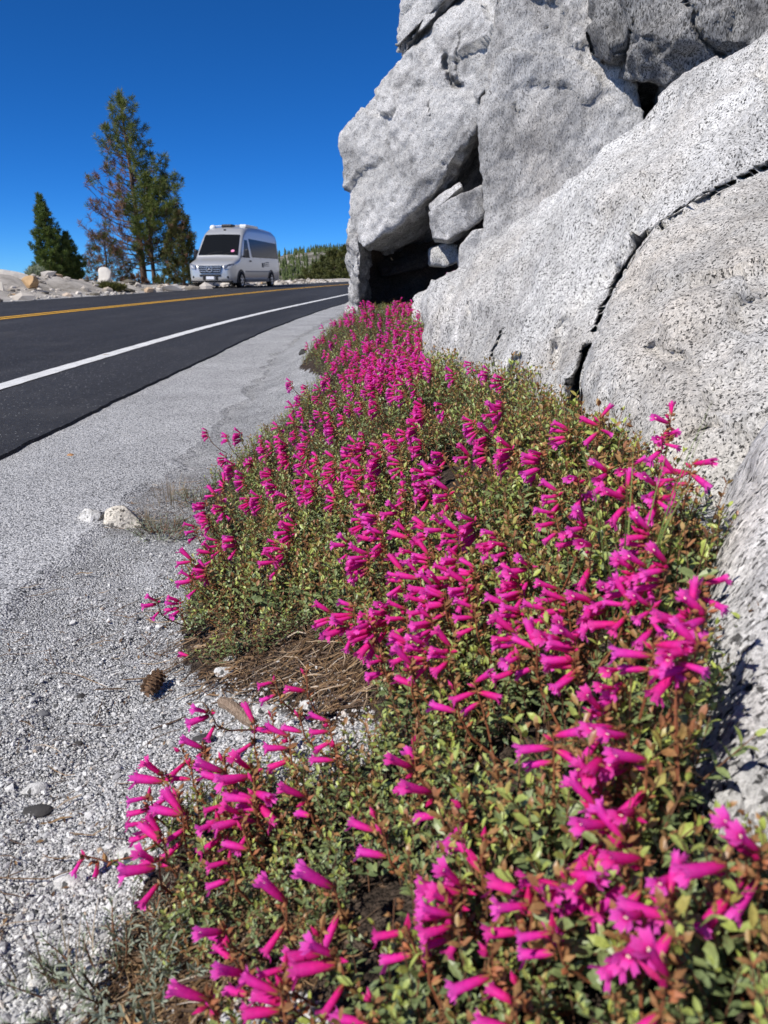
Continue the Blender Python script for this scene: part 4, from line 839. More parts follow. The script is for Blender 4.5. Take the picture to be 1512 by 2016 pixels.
    for s in (1, -1):
        hm = MB(); pts = [(0.60, -0.012, 0.97), (0.62, -0.016, 0.83), (0.80, 0.03, 0.84), (0.955, 0.24, 0.98), (0.965, 0.30, 1.07), (0.80, 0.06, 1.03)]
        pts = [(s * x * 1.005, y - 0.02, z) for x, y, z in pts]; bk = [(x * 0.93, y + 0.12, z) for x, y, z in pts]; k = len(pts)
        hm.add(pts + bk, [tuple(range(k)), tuple(range(k, 2 * k))[::-1]] + [(i, (i + 1) % k, k + (i + 1) % k, k + i) for i in range(k)]); hl = link('headlight', hm.mesh('headlight', [lamp]), root)
        fg = MB(); fg.box(s * 0.66 - 0.12, s * 0.66 + 0.12, -0.0, 0.2, 0.44, 0.54, bev=0.02); link('fog_lamp', fg.mesh('fog_lamp', [black]), root, loc=(0, 0.005, 0))
    bm_ = MB(); bm_.box(-0.46, 0.46, -0.03, 0.15, 0.52, 0.60, bev=0.012); link('lower_intake', bm_.mesh('lower_intake', [black]), root)
    bm_ = MB(); bm_.box(-0.90, 0.90, 0.04, 0.4, 0.27, 0.36, bev=0.03); link('lower_lip', bm_.mesh('lower_lip', [black]), root)
    pm = MB(); pm.box(-0.17, 0.17, -0.05, -0.02, 0.40, 0.52); link('number_plate', pm.mesh('number_plate', [plate]), root)
    for s in (1, -1):
        pm = MB(); pm.box(s * 0.27 - 0.05, s * 0.27 + 0.05, -0.04, 0.02, 0.36, 0.56, bev=0.01); link('plate_bracket', pm.mesh('plate_bracket', [black]), root)
    # roof gear
    rm = MB(); rm.box(-0.35, 0.35, 4.2, 5.1, 2.74, 2.90, bev=0.06); link('air_conditioner', rm.mesh('air_conditioner', [plain('roof_grey', (0.35, 0.34, 0.31), 0.6)]), root)
    rm = MB(); rm.box(-0.30, 0.20, 2.45, 2.9, 2.66, 2.82, bev=0.05); link('roof_vent', rm.mesh('roof_vent', [black]), root)
    rm = MB(); rm.box(0.45, 0.75, 2.7, 4.4, 2.70, 2.82, bev=0.03); link('awning_box', rm.mesh('awning_box', [white]), root)
    rm = MB(); rm.lathe([(0.13, 0), (0.14, 0.08), (0.11, 0.17), (0.05, 0.2)], 18, M=Matrix.Translation((-0.66, 2.4, 2.58))); link('antenna_dome', rm.mesh('antenna_dome', [white], True), root)
    rm = MB(); rm.tube([(-0.6, 2.5, 2.74), (0.1, 2.7, 2.78), (0.7, 4.4, 2.80)], 0.025, 6); link('roof_rail', rm.mesh('roof_rail', [white]), root)
    rm = MB(); rm.box(-0.04, 0.04, 2.02, 2.10, 2.50, 2.58); link('front_camera', rm.mesh('front_camera', [black]), root)
    rm = MB(); rm.box(-0.8, 0.8, 6.9, 7.05, 0.42, 0.58, bev=0.03); link('rear_bumper', rm.mesh('rear_bumper', [paint]), root)
van()

# ------------------------------------------------------------------ flowering plants
LEAF_HI = (np.array([(0, 0, 0), (0.33, 0.17, 0.05), (0.33, 0, 0.0), (0.33, -0.17, 0.05), (0.70, 0.17, 0.03), (0.70, 0, -0.01), (0.70, -0.17, 0.03), (1, 0, -0.08)]),
           np.array([(0, 2, 1), (0, 3, 2), (1, 2, 5), (1, 5, 4), (2, 3, 6), (2, 6, 5), (4, 5, 7), (5, 6, 7)]))
LEAF_LO = (np.array([(0, 0, 0), (0.55, 0.2, 0.05), (0.55, 0, -0.01), (0.55, -0.2, 0.05), (1, 0, -0.06)]), np.array([(0, 2, 1), (0, 3, 2), (1, 2, 4), (2, 3, 4)]))
def rotz(a): c, s = math.cos(a), math.sin(a); return np.array([[c, -s, 0], [s, c, 0], [0, 0, 1]])
def roty(a): c, s = math.cos(a), math.sin(a); return np.array([[c, 0, s], [0, 1, 0], [-s, 0, c]])
def rotx(a): c, s = math.cos(a), math.sin(a); return np.array([[1, 0, 0], [0, c, -s], [0, s, c]])
class Acc:
    def __init__(s): s.V = []; s.F = []; s.M = []; s.T = []; s.n = 0
    def add(s, V, F, m, T):
        s.V.append(V); s.F.append(np.asarray(F) + s.n); s.M.append(np.full(len(F), m)); s.T.append(np.broadcast_to(T, (len(V),)).astype(float)); s.n += len(V)
    def tube(s, pts, rad, n, m, T=0.5):
        mb = MB(); mb.tube(pts, rad, n, 0, cap=False); V, F, _ = mb.tris(); s.add(V, F, m, T)
    def arrays(s): return np.concatenate(s.V), np.concatenate(s.F), np.concatenate(s.M), np.concatenate(s.T)
    def mesh(s, name, mats, smooth=False):
        V, F, m, T = s.arrays(); return mesh_arrays(name, V, F, mats, m, smooth, {'tint': T})
OCT_V = np.array([(1, 0, 0), (-1, 0, 0), (0, 1, 0), (0, -1, 0), (0, 0, 1), (0, 0, -1)], float); OCT_F = np.array([(0, 2, 4), (2, 1, 4), (1, 3, 4), (3, 0, 4), (2, 0, 5), (1, 2, 5), (3, 1, 5), (0, 3, 5)])

def shoot(rng, H, pairs, leaf, hi=True, dry=False, wl=1.0, narrow=1.0, spreadlow=20):
    A = Acc(); bend = rng.normal(0, 0.12, 2); c = lambda f: np.array([bend[0] * H * f * f, bend[1] * H * f * f, H * f])
    A.tube([c(0), c(0.5), c(1)], [0.0011, 0.0009, 0.0005], 3, 1); LV, LF = LEAF_HI if hi else LEAF_LO
    a0 = rng.uniform(0, 6.28); tone = rng.uniform(-0.12, 0.12)
    for p in range(pairs):
        f = 0.30 + 0.70 * (p / max(1, pairs - 1)) ** 0.85; el = math.radians(spreadlow + (62 - spreadlow) * f ** 3 + rng.uniform(-12, 12))
        L = leaf * (1.0 - 0.42 * f ** 4) * rng.uniform(0.85, 1.12); a = a0 + p * math.pi / 2 + rng.normal(0, 0.2)
        for s in (0, 1):
            V = LV * np.array([L, L * wl * narrow, L]); curl = rng.uniform(-0.1, 0.25); V = V + np.stack([0 * V[:, 0], 0 * V[:, 0], -curl * V[:, 0] ** 2 / L], -1)
            V = V @ rotx(rng.normal(0, 0.35)).T @ roty(-el + rng.normal(0, 0.12)).T @ rotz(a + s * math.pi + rng.normal(0, 0.15)).T + c(f)
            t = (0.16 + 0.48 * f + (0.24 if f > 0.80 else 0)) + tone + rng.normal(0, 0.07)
            if not dry and rng.uniform() < 0.025: t = rng.uniform(0.87, 0.95)
            t = min(max(t, 0.0), 0.8) if not dry and t < 0.85 else t
            if dry: t = rng.uniform(0.86, 1.0)
            A.add(V, LF, 0, t)
    return A
rs = np.random.default_rng(11)
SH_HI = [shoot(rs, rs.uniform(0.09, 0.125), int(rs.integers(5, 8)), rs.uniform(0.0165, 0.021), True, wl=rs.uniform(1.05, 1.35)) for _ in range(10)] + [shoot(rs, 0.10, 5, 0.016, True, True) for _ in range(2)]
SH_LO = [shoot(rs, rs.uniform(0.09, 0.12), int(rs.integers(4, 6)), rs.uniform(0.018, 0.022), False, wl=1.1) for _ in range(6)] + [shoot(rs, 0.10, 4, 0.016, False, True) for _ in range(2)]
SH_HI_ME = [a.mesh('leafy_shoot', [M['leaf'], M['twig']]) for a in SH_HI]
SH_HI_A = [a.arrays() for a in SH_HI]; SH_LO_A = [a.arrays() for a in SH_LO]

def seed_stalk(rng):
    A = Acc(); H = rng.uniform(0.11, 0.15); b = rng.normal(0, 0.015, 2); c = lambda f: np.array([b[0] * f * f, b[1] * f * f, H * f])
    A.tube([c(0), c(0.4), c(0.75), c(1)], [0.0012, 0.0011, 0.0009, 0.0006], 3, 1)
    for k in range(int(rng.integers(9, 15))):
        f = rng.uniform(0.55, 1.02); a = rng.uniform(0, 6.28); d = np.array([math.cos(a), math.sin(a), rng.uniform(0.1, 0.9)]); d /= np.linalg.norm(d); L = rng.uniform(0.0035, 0.006)
        s1 = np.cross(d, [0, 0, 1.0]); s1 /= np.linalg.norm(s1) + 1e-9; s2 = np.cross(d, s1)
        V = OCT_V @ np.stack([d * L, s1 * L * 0.5, s2 * L * 0.5]); A.add(V + c(f) + d * rng.uniform(0.003, 0.009), OCT_F, 0, rng.uniform(0, 1))
    return A.arrays()
SEED_A = [seed_stalk(rs) for _ in range(6)]

def flower(rng, L=0.028):
    A = Acc(); n = 10; S = [0.0, 0.14, 0.36, 0.66, 0.90, 1.0]; R = [0.075, 0.118, 0.145, 0.160, 0.168, 0.172]; k = rng.uniform(-0.10, 0.06); op = rng.uniform(0.85, 1.12)
    V = []; T = []
    for s, r0_ in zip(S, R):
        for q in range(n):
            a = 2 * math.pi * q / n; r = r0_ * (1 + 0.10 * math.cos(5 * a) * s); V.append((s, r * math.cos(a) * 1.0 * op, r * math.sin(a) * 0.86 * op + k * s * s - (0.04 * s if math.sin(a) < 0 else 0))); T.append(0.05 + 0.6 * s ** 0.8 + (0.12 if q % 2 else -0.02) * s)
    F = []
    for i in range(len(S) - 1):
        for q in range(n): a, b = i * n + q, i * n + (q + 1) % n; F += [(a, b, b + n), (a, b + n, a + n)]
    base = (len(S) - 1) * n
    for l in range(5):  # five lobes, the lower three flaring out and down
        q0 = l * 2; ids = [base + (q0 + j) % n for j in range(3)]; am = 2 * math.pi * (q0 + 1) / n; low = math.sin(am) < 0.3
        ext = rng.uniform(0.20, 0.36) if low else rng.uniform(0.16, 0.32); out = rng.uniform(0.12, 0.32) if low else rng.uniform(0.0, 0.16)
        o = len(V)
        for ww, e, dx in ((-0.34, 0.5, 0.45), (-0.20, 1.0, 1.0), (0.0, 0.8, 0.66), (0.20, 1.0, 1.0), (0.34, 0.5, 0.45)):
            a = am + ww * 1.7; r = 0.17 * op + out * e; V.append((1.0 + ext * dx - (0.05 * e if low else 0), r * math.cos(a), r * math.sin(a) * 0.86 + k - (0.04 if math.sin(a) < 0 else 0) - 0.03 * e)); T.append(0.80 + 0.2 * e)
        F += [(ids[0], ids[1], o), (ids[1], o + 1, o), (ids[1], o + 2, o + 1), (ids[1], o + 3, o + 2), (ids[1], o + 4, o + 3), (ids[1], ids[2], o + 4)]
    A.add(np.array(V) * L, np.array(F), 0, np.array(T))
    for (yy, zz) in ((0.03, -0.05), (-0.03, -0.04)): A.add(OCT_V * np.array([0.11, 0.035, 0.035]) * L + np.array([0.93, yy, zz + k]) * L, OCT_F, 2, 0.5)
    for q in range(5):  # sepals
        a = 2 * math.pi * q / 5; w = 0.55; r0 = 0.085
        Vq = np.array([(-0.05, r0 * math.cos(a - w), r0 * math.sin(a - w)), (-0.05, r0 * math.cos(a + w), r0 * math.sin(a + w)), (0.34, 0.165 * math.cos(a), 0.165 * math.sin(a)), (0.1, 0.135 * math.cos(a), 0.135 * math.sin(a))]) * L
        A.add(Vq, np.array([(0, 3, 2), (3, 1, 2), (0, 1, 3)]), 1, 0.5)
    return A
def bud(rng):
    A = Acc(); L = rng.uniform(0.008, 0.016); A.add(OCT_V @ np.diag([L / 2, 0.0022, 0.0022]) + [L / 2, 0, 0], OCT_F, 0, np.array([0.35, 0.1, 0.15, 0.15, 0.15, 0.15])); return A
FL = [flower(rs, rs.uniform(0.0160, 0.0215)) for _ in range(12)]; FMATS = [M['petal'], M['calyx'], M['anther'], M['stem_red'], M['leaf'], M['seed']]
FL_ME = [a.mesh('flower', FMATS, True) for a in FL]; FL_A = [a.arrays() for a in FL]
def cluster(rng, both=False, nfl=None, lean=True):
    """a flowering stem, the flower head at the origin; returns stem arrays and the flower placements"""
    A = Acc(); hp = 0.095; bx, by = (rng.uniform(0.02, 0.085), rng.uniform(-0.03, 0.05)) if lean else (rng.uniform(-0.03, 0.01), rng.uniform(-0.03, 0.01))
    c = lambda z: np.array([bx * (z / hp) ** 2, by * (z / hp) ** 2, z])
    A.tube([c(-hp), c(-0.07), c(-0.04), c(-0.02), c(0.012)], [0.0015, 0.0014, 0.0012, 0.0010, 0.0006], 4, 3)
    for z in np.arange(-0.085, -0.02, 0.014):  # small stem leaves
        for s in (0, 1):
            V = LEAF_HI[0] * 0.010 * rng.uniform(0.7, 1.2); V = V @ roty(-0.6).T @ rotz(s * math.pi + z * 90 + rng.normal(0, 0.3)).T + c(z); A.add(V, LEAF_HI[1], 4, rng.uniform(0.2, 0.6) if rng.uniform() < 0.7 else 0.92)
    for k in range(int(rng.integers(9, 16))):  # calyces and spent pods on the head
        z = rng.uniform(-0.032, 0.012); a = rng.normal(0.0, 1.5); d = np.array([math.cos(a), math.sin(a), 0.6]); d /= np.linalg.norm(d); L = rng.uniform(0.003, 0.0055); s1 = np.cross(d, [0, 0, 1.0]); s1 /= np.linalg.norm(s1); s2 = np.cross(d, s1)
        A.add(OCT_V @ np.stack([d * L, s1 * L * 0.45, s2 * L * 0.45]) + c(z) + d * 0.005, OCT_F, 5 if rng.uniform() < 0.65 else 1, rng.uniform(0, 0.9))
    for k in range(int(rng.integers(0, 3))):
        V, F, m, T = bud(rng).arrays(); V = V @ roty(-rng.uniform(0.2, 1.0)).T @ rotz(math.pi + rng.normal(0, 0.9)).T + c(0.004); A.add(V, F, 0, T)
    place = []; n = nfl or int(rng.choice([4, 4, 5, 5, 6, 7]))
    for k in range(n):
        z = -0.012 + 0.020 * k / max(1, n - 1) + rng.normal(0, 0.002); az = math.pi + rng.normal(0.15, 0.42); 
        if both and k % 2: az = rng.normal(0, 0.6)
        if rng.uniform() < 0.10: az += rng.uniform(-1.6, 1.6)
        el = math.radians(-26 + 44 * k / max(1, n - 1) + rng.normal(0, 9) if n > 1 else rng.uniform(-25, 20)) + math.radians( 22 if (k == n - 1 and rng.uniform() < 0.4) else 0); R = rotz(az) @ roty(-el) @ rotx(rng.normal(0, 0.2)); t = c(z) + R @ np.array([0.002, 0, 0])
        place.append((int(rng.integers(0, len(FL))), R, t, rng.uniform(0.85, 1.1)))
    return A, place
CL = [cluster(rs) for _ in range(12)] + [cluster(rs, True, 4, False) for _ in range(3)] + [cluster(rs, False, 2) for _ in range(3)] + [cluster(rs, False, 1) for _ in range(3)] + [cluster(rs, False, 3) for _ in range(2)] + [cluster(rs, False, 4, False) for _ in range(4)] + [cluster(rs, False, 2, False) for _ in range(3)]
CL_ST = [a.mesh('flower_stem', FMATS) for a, _ in CL]
def whole(c):
    A, pl = c; B = Acc(); V, F, m, T = A.arrays(); B.V.append(V); B.F.append(F); B.M.append(m); B.T.append(T); B.n = len(V)
    for i, R, t, s in pl:
        V, F, m, T = FL_A[i]; B.V.append((V * s) @ R.T + t); B.F.append(F + B.n); B.M.append(m); B.T.append(T); B.n += len(V)
    return B
CL_ALL = [whole(c).mesh('flower_cluster', FMATS, True) for c in CL]

HEADS = """796,1330 880,1370 925,1360 1006,1305 1116,1310 1196,1375 1211,1340 1171,1420 1076,1470 1200,1455 1225,1480 1170,1510 1260,1525 1170,1570 1236,1620 1170,1620 1185,1650 1250,1720 1306,1750 1150,1735 1100,1745 1036,1765 1026,1805 936,1675 930,1715 895,1760 890,1795 876,1820 820,1875 790,1855
1076,1855 1250,1835 1306,1805 1456,1685 1421,1730 1480,1700 1006,1955 996,1995 1296,1955 796,1475 800,1530 841,1580 900,1595 950,1895 1221,1690
400,1410 485,1440 520,1420 555,1470 575,1420 635,1437 645,1480 345,1485 360,1515 390,1490 425,1510 430,1535 310,1540 280,1580 335,1580 345,1605 275,1630 345,1625 305,1660 480,1530 485,1550 490,1575 485,1595 430,1595 465,1615 420,1630 465,1645 295,1710 440,1710 645,1770 590,1585 725,1620 740,1655 545,1795 430,1845 435,1875 470,1935 550,1920 545,1955 615,1855 650,1900 400,1985 540,1985 715,1990
925,720 889,742 957,738 985,751 994,701 847,733 830,806 870,806 930,838 957,861 985,804 975,822 1113,852 1095,982 834,943 870,898 920,907 953,893 1003,893 1062,911 861,934 838,971 880,980 1090,1026 870,1044 930,1035 898,1062 975,1067 994,1085 898,1108 838,1099 930,1131 884,1136 916,1163 861,1163 1008,1140 1021,1159 1035,1122 1095,1177 1113,1200 1163,1195 1195,1186 1232,1200 1278,1209 838,1200 875,1186 930,1213 998,1204 1021,1213 1076,1218 847,1232 1010,1265 1050,1290 1100,1260 1130,1290 800,1275 835,1290 880,1290 740,1310 795,1325
408,1028 381,1044 426,1073 460,1068 413,1089 376,1112 402,1128 376,1144 577,1036 569,1054 542,1078 556,1091 537,1107 712,1033 680,1075 738,1065 722,1102 648,1218 693,1210 680,1237 730,1245 738,1226 738,1305 587,1337 527,1353
350,1190 305,1190 444,862 405,854 470,858 440,905 456,921 476,945 436,957 421,981 401,1000 405,1025 436,1005 488,989 508,985 540,961 532,937 555,901 520,890 492,910 563,989 567,1048
570,756 600,766 640,752 647,768 625,770 623,786 588,786 588,801 572,805 592,815 576,837 617,839 627,817 647,821 650,839 655,851 673,825 687,805 659,792 681,764 691,770 711,800 738,790 740,805 719,774 735,766 750,758 774,772 792,760 792,779 814,766 828,803 830,820 818,827 816,847 794,857 768,867 780,879 828,879 713,865 697,881 711,887 691,897 746,883 744,909 655,909 655,930 647,944 600,875 598,893 604,859 621,909 564,903 592,913 592,946 617,952 687,932 709,930 697,950 738,950 848,938 784,917
600,972 615,970 655,985 700,960 720,1000 740,1030 780,1010 750,1065 790,970 800,1060 812,1100 840,1105 835,1045 820,1140 850,1165 870,1190 790,1140 715,1105 760,1215 795,1215 548,870 530,880 510,868 580,860 545,845 560,880"""
TALL = [(1180, 838, 15), (1319, 834, 12), (1305, 866, 13), (1360, 930, 14), (1195, 939, 3), (1140, 957, 5), (1232, 980, 12), (1291, 971, 1), (1150, 1044, 16), (1277, 1062, 2), (1260, 1062, 4), (1163, 1095, 6), (1273, 1131, 8), (1250, 1140, 9), (1310, 1127, 16), (1378, 1163, 13), (1355, 1227, 15), (1387, 1227, 17), (1285, 1290, 14), (1330, 1290, 13), (1370, 1290, 17), (1240, 925, 13), (1330, 950, 1)]
LONE = [(160, 1690)]
pts = [tuple(map(float, w.split(','))) for w in HEADS.split()]
PLANTS = [((765, 625), 'farthest mat of pink flowers under the dark hollow of the rock'), ((640, 665), 'small far patch of pink flowers reaching out onto the roadside gravel'), ((770, 715), 'pink flowering plant squeezed against the left end of the long boulder'),
          ((600, 800), 'dense pink flowers along the gravel edge, below the far patch'), ((745, 830), 'thick stand of pink flowers in the middle of the bed, left of the long boulder'), ((960, 800), 'flowering plant with brown seed heads at the foot of the long boulder'),
          ((470, 920), 'pink flowers spilling out to the gravel behind the pair of stones'), ((660, 960), 'leafy pink flowering plant in the centre left of the bed'), ((880, 1000), 'broad leafy plant with rows of pink flowers in the bed centre'),
          ((1120, 930), 'green leafy plant with few flowers at the base of the crack'), ((1290, 1030), 'tall flowering stems casting shadows on the warm boulder'), ((440, 1120), 'low lobe of flowers reaching furthest left above the needle litter'),
          ((850, 1220), 'pink flowers right of the bare needle litter'), ((1170, 1210), 'pink flowers in front of the near boulder, behind the grass blades'), ((420, 1570), 'crowded pink flower lobe at the lower left edge of the bed'),
          ((680, 1560), 'mostly leafy plant between the lower left lobe and the foreground'), ((960, 1480), 'leafy yellow green plant with scattered flowers in the lower centre'), ((1220, 1600), 'large blurred pink flowers close to the lens at lower right'),
          ((500, 1940), 'pink flowers at the bottom left beside the grey woolly plant'), ((880, 1850), 'blurred leafy plant with single flowers at the bottom centre'), ((1430, 1720), 'blurred leafy stems beside the near boulder in the bottom right corner')]
seeds = [on_surface(*p) for p, _ in PLANTS]; proots = []
for (p, lab), s in zip(PLANTS, seeds):
    proots.append(empty('flowering_plant', (s[0], s[1], float(mound(s[0], s[1])) - 0.012), lab, 'flower', 'pink flowering plants in the roadside bed'))
SXY = np.array([s[:2] for s in seeds])
def owner(x, y):
    x = np.atleast_1d(x); y = np.atleast_1d(y); px, py = project(np.stack([x, y, mound(x, y) + 0.12], -1)); q = np.array([p for p, _ in PLANTS], float)
    sc = 1.0 / (np.abs(q[:, 1] - 538) + 60)
    return np.argmin((((px[:, None] - q[None, :, 0]) ** 2 + 1.6 * (py[:, None] - q[None, :, 1]) ** 2)) * sc[None, :] ** 0.6, axis=1)

def put_cluster(p, k, rng, scale=1.0, plant=None, tilt=None):
    o_i = int(owner(p[0], p[1])[0]) if plant is None else plant; root = proots[o_i]; d = float(np.linalg.norm(p - np.array([0, 0, HC])))
    rel = Vector(p) - root.location; rz = rng.normal(0, 0.35); tl = tilt or (rng.normal(0, 0.12), rng.normal(-0.10, 0.12))
    Mx = Matrix.Translation(rel) @ Euler((tl[0], tl[1], rz)).to_matrix().to_4x4() @ Matrix.Scale(scale, 4)
    if d < 1.75:
        o = link('flower_stem', CL_ST[k], root); o.matrix_local = Mx
        for i, R, t, s in CL[k][1]:
            f = link('flower', FL_ME[i], o); m4 = Matrix([list(R[r] * s) + [t[r]] for r in range(3)] + [[0, 0, 0, 1]]); f.matrix_local = m4
    else:
        o = link('flower_cluster', CL_ALL[k], root); o.matrix_local = Mx
rc = np.random.default_rng(21)
nh = 0
for px, py in pts:
    p = on_surface(px + 14 if py > 1300 else px + 4, py, 0.008 if py < 1300 else 0.004); few = py > 1300
    k = int(rc.choice([23, 24, 25, 26, 12, 13])) if (px > 1150 and not few) else int(rc.choice([27, 28, 29, 12, 27, 28, 23])) if px > 1150 else int(rc.choice([21, 22])) if (py > 1000 and not few and rc.uniform() < 0.4) else int(rc.integers(0, 12)) if not few else int(rc.choice([15, 16, 17, 18, 19, 20, 21, 22, 15, 18, 20, 14]))
    put_cluster(p, k, rc, rc.uniform(0.84, 1.06) * (1.12 if py > 1450 else 1.0)); nh += 1
for px, py, k in TALL: put_cluster(on_surface(px, py, 0.03), 12 + k % 3 if k in (12, 13, 14, 15) else 23 + k % 7, rc, 1.0, None, (rc.normal(0, 0.1), rc.normal(0, 0.1)))
p = on_surface(176, 1692, -0.055); put_cluster(p, 15, rc, 1.0, 14, (0.0, -1.0))
# the far end of the bed
FARPOLY = [(700, 596), (740, 588), (838, 596), (836, 690), (850, 735), (780, 752), (640, 748), (652, 712), (600, 690), (625, 655)]
cnt = 0
while cnt < 215:
    px, py = rc.uniform(590, 860), rc.uniform(590, 752)
    if not inpoly(px, py, FARPOLY): continue
    if py < 690 and 640 < px < 720 and py > 640 and rc.uniform() < 0.75: continue
    p = on_surface(px, py, 0.008); put_cluster(p, int(rc.integers(0, 14)), rc, rc.uniform(0.75, 0.98)); cnt += 1
for px, py, Y in [(888, 548, 4.15), (900, 540, 4.1), (915, 528, 4.1), (938, 518, 4.05), (885, 542, 4.2)]:
    put_cluster(at_y(px, py, Y), int(rc.integers(0, 14)), rc, 0.8, 2)

# leafy shoots: the nearest ones singly, the rest joined per plant
def scatter():
    rng = np.random.default_rng(5); X = []; Y = []
    for y0, y1, sp in ((0.10, 0.8, 0.0128), (0.8, 1.7, 0.0148), (1.7, 3.0, 0.018), (3.0, 6.2, 0.026)):
        gx, gy = np.meshgrid(np.arange(-1.1, 1.0, sp), np.arange(y0, y1, sp)); X.append((gx + rng.uniform(-.5, .5, gx.shape) * sp).ravel()); Y.append((gy + rng.uniform(-.5, .5, gy.shape) * sp).ravel())
    x = np.concatenate(X); y = np.concatenate(Y); z = mound(x, y) - 0.015
    px, py = project(np.stack([x, y, z + 0.095], -1)); keep = inpoly(px, py, BED) & (np.hypot(x, y) > 0.10)
    # thin, clumpy cover
    n = fbm(np.stack([x, y, 0 * x], -1), 9, 3, 31); keep &= n > np.where(y < 0.95, -0.62, -0.32)
    keep &= ~((px > 600) & (px < 760) & (py > 1180) & (py < 1330) & (rng.uniform(size=len(x)) < 0.75))
    return x[keep], y[keep], z[keep]
sx, sy, sz = scatter(); own = owner(sx, sy); rp = np.random.default_rng(77)
dcam = np.sqrt(sx ** 2 + sy ** 2 + (sz + 0.1 - HC) ** 2)
spx, spy = project(np.stack([sx, sy, sz + 0.1], -1)); inview = (spx > -40) & (spx < 1560) & (spy < 2080)
edge = segdist(spx, spy, BED, True) / np.maximum(1, (1.0 / dcam) * 60)
N = len(sx); yaw = rp.uniform(0, 6.28, N); lean = np.abs(rp.normal(0.20, 0.16, N)); laz = rp.uniform(0, 6.28, N); laz = np.where(rp.uniform(size=N) < 0.35, math.pi + rp.normal(0, 0.6, N), laz)
scl = rp.uniform(0.80, 1.16, N) * (1 + 0.22 * fbm(np.stack([sx, sy, 0 * sx], -1), 11, 2, 8)) * np.clip(0.55 + 0.5 * edge, 0.55, 1.0) * (plant_h(sx, sy) / 0.125)
dryp = 0.03 + 0.14 * sstep(0.1, 0.5, fbm(np.stack([sx, sy, 0 * sx], -1), 5, 3, 63)); dry = rp.uniform(size=N) < dryp
CA, SA = np.cos(laz), np.sin(laz)
def rot_many(yaw, lean, laz):
    ax = np.stack([-np.sin(laz), np.cos(laz), 0 * laz], -1); c = np.cos(lean); s = np.sin(lean); K = np.zeros((len(yaw), 3, 3))
    K[:, 0, 1] = -ax[:, 2]; K[:, 0, 2] = ax[:, 1]; K[:, 1, 0] = ax[:, 2]; K[:, 1, 2] = -ax[:, 0]; K[:, 2, 0] = -ax[:, 1]; K[:, 2, 1] = ax[:, 0]
    R = np.eye(3)[None] + s[:, None, None] * K + (1 - c)[:, None, None] * (K @ K); Z = np.zeros((len(yaw), 3, 3)); cy, sy_ = np.cos(yaw), np.sin(yaw)
    Z[:, 0, 0] = cy; Z[:, 0, 1] = -sy_; Z[:, 1, 0] = sy_; Z[:, 1, 1] = cy; Z[:, 2, 2] = 1
    return R @ Z
ROT = rot_many(yaw, lean, laz)
def joined(name, lib, idx, var, P, R, S, mats, parent, origin, **tags):
    VV = []; FF = []; MM = []; TT = []; off = 0
    for v in np.unique(var):
        ii = idx[var == v]
        if not len(ii): continue
        V, F, m, T = lib[v]; W_ = np.einsum('nij,kj->nki', R[ii], V) * S[ii][:, None, None] + P[ii][:, None, :] - origin
        VV.append(W_.reshape(-1, 3)); FF.append((F[None] + (np.arange(len(ii)) * len(V))[:, None, None]).reshape(-1, 3) + off); MM.append(np.tile(m, len(ii)))
        TT.append((np.tile(T, len(ii)).reshape(len(ii), -1) - (0.10 if lib is SH_LO_A else 0.0) * (T < 0.82)[None] + rp.normal(0, 0.035, (len(ii), 1)) * (T < 0.82)[None]).ravel()); off += len(ii) * len(V)
    if not VV: return
    return link(name, mesh_arrays(name, np.concatenate(VV), np.concatenate(FF), mats, np.concatenate(MM), False, {'tint': np.clip(np.concatenate(TT), 0, 1)}), parent, **tags)
SPOS = np.stack([sx, sy, sz], -1)
for i, root in enumerate(proots):
    ids = np.where(own == i)[0]
    if not len(ids): continue
    org = np.array(root.location); near = ids[(dcam[ids] < 1.15) & inview[ids]]; near = near[np.argsort(dcam[near])][:170]; single = set(near.tolist())
    for j in near:
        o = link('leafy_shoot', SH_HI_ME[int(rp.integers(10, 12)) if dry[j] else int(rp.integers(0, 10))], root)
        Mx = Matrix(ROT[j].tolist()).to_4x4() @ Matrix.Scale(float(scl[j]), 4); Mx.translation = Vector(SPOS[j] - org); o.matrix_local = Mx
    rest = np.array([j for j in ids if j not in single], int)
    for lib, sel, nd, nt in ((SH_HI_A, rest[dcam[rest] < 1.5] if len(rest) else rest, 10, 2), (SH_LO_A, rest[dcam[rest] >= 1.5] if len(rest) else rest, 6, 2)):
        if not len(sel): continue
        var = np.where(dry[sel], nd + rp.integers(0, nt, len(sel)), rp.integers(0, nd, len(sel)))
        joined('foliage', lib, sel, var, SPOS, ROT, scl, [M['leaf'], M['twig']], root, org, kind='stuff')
    # dry seed heads standing among the leaves
    pr = 0.13 + 0.14 * ((spx[ids] > 880) & (spx[ids] < 1180) & (spy[ids] > 760) & (spy[ids] < 900)) + 0.16 * ((spx[ids] > 1080) & (spx[ids] < 1380) & (spy[ids] > 860) & (spy[ids] < 1010)) + 0.07 * (spx[ids] > 1000) * (spy[ids] > 1250)
    sd = ids[rp.uniform(size=len(ids)) < pr]
    if len(sd): joined('dry_seed_heads', SEED_A, sd, rp.integers(0, 6, len(sd)), SPOS, rot_many(yaw[sd], lean[sd], laz[sd]) if False else ROT, scl * 0.85, [M['seed'], M['twig']], root, org, kind='stuff')

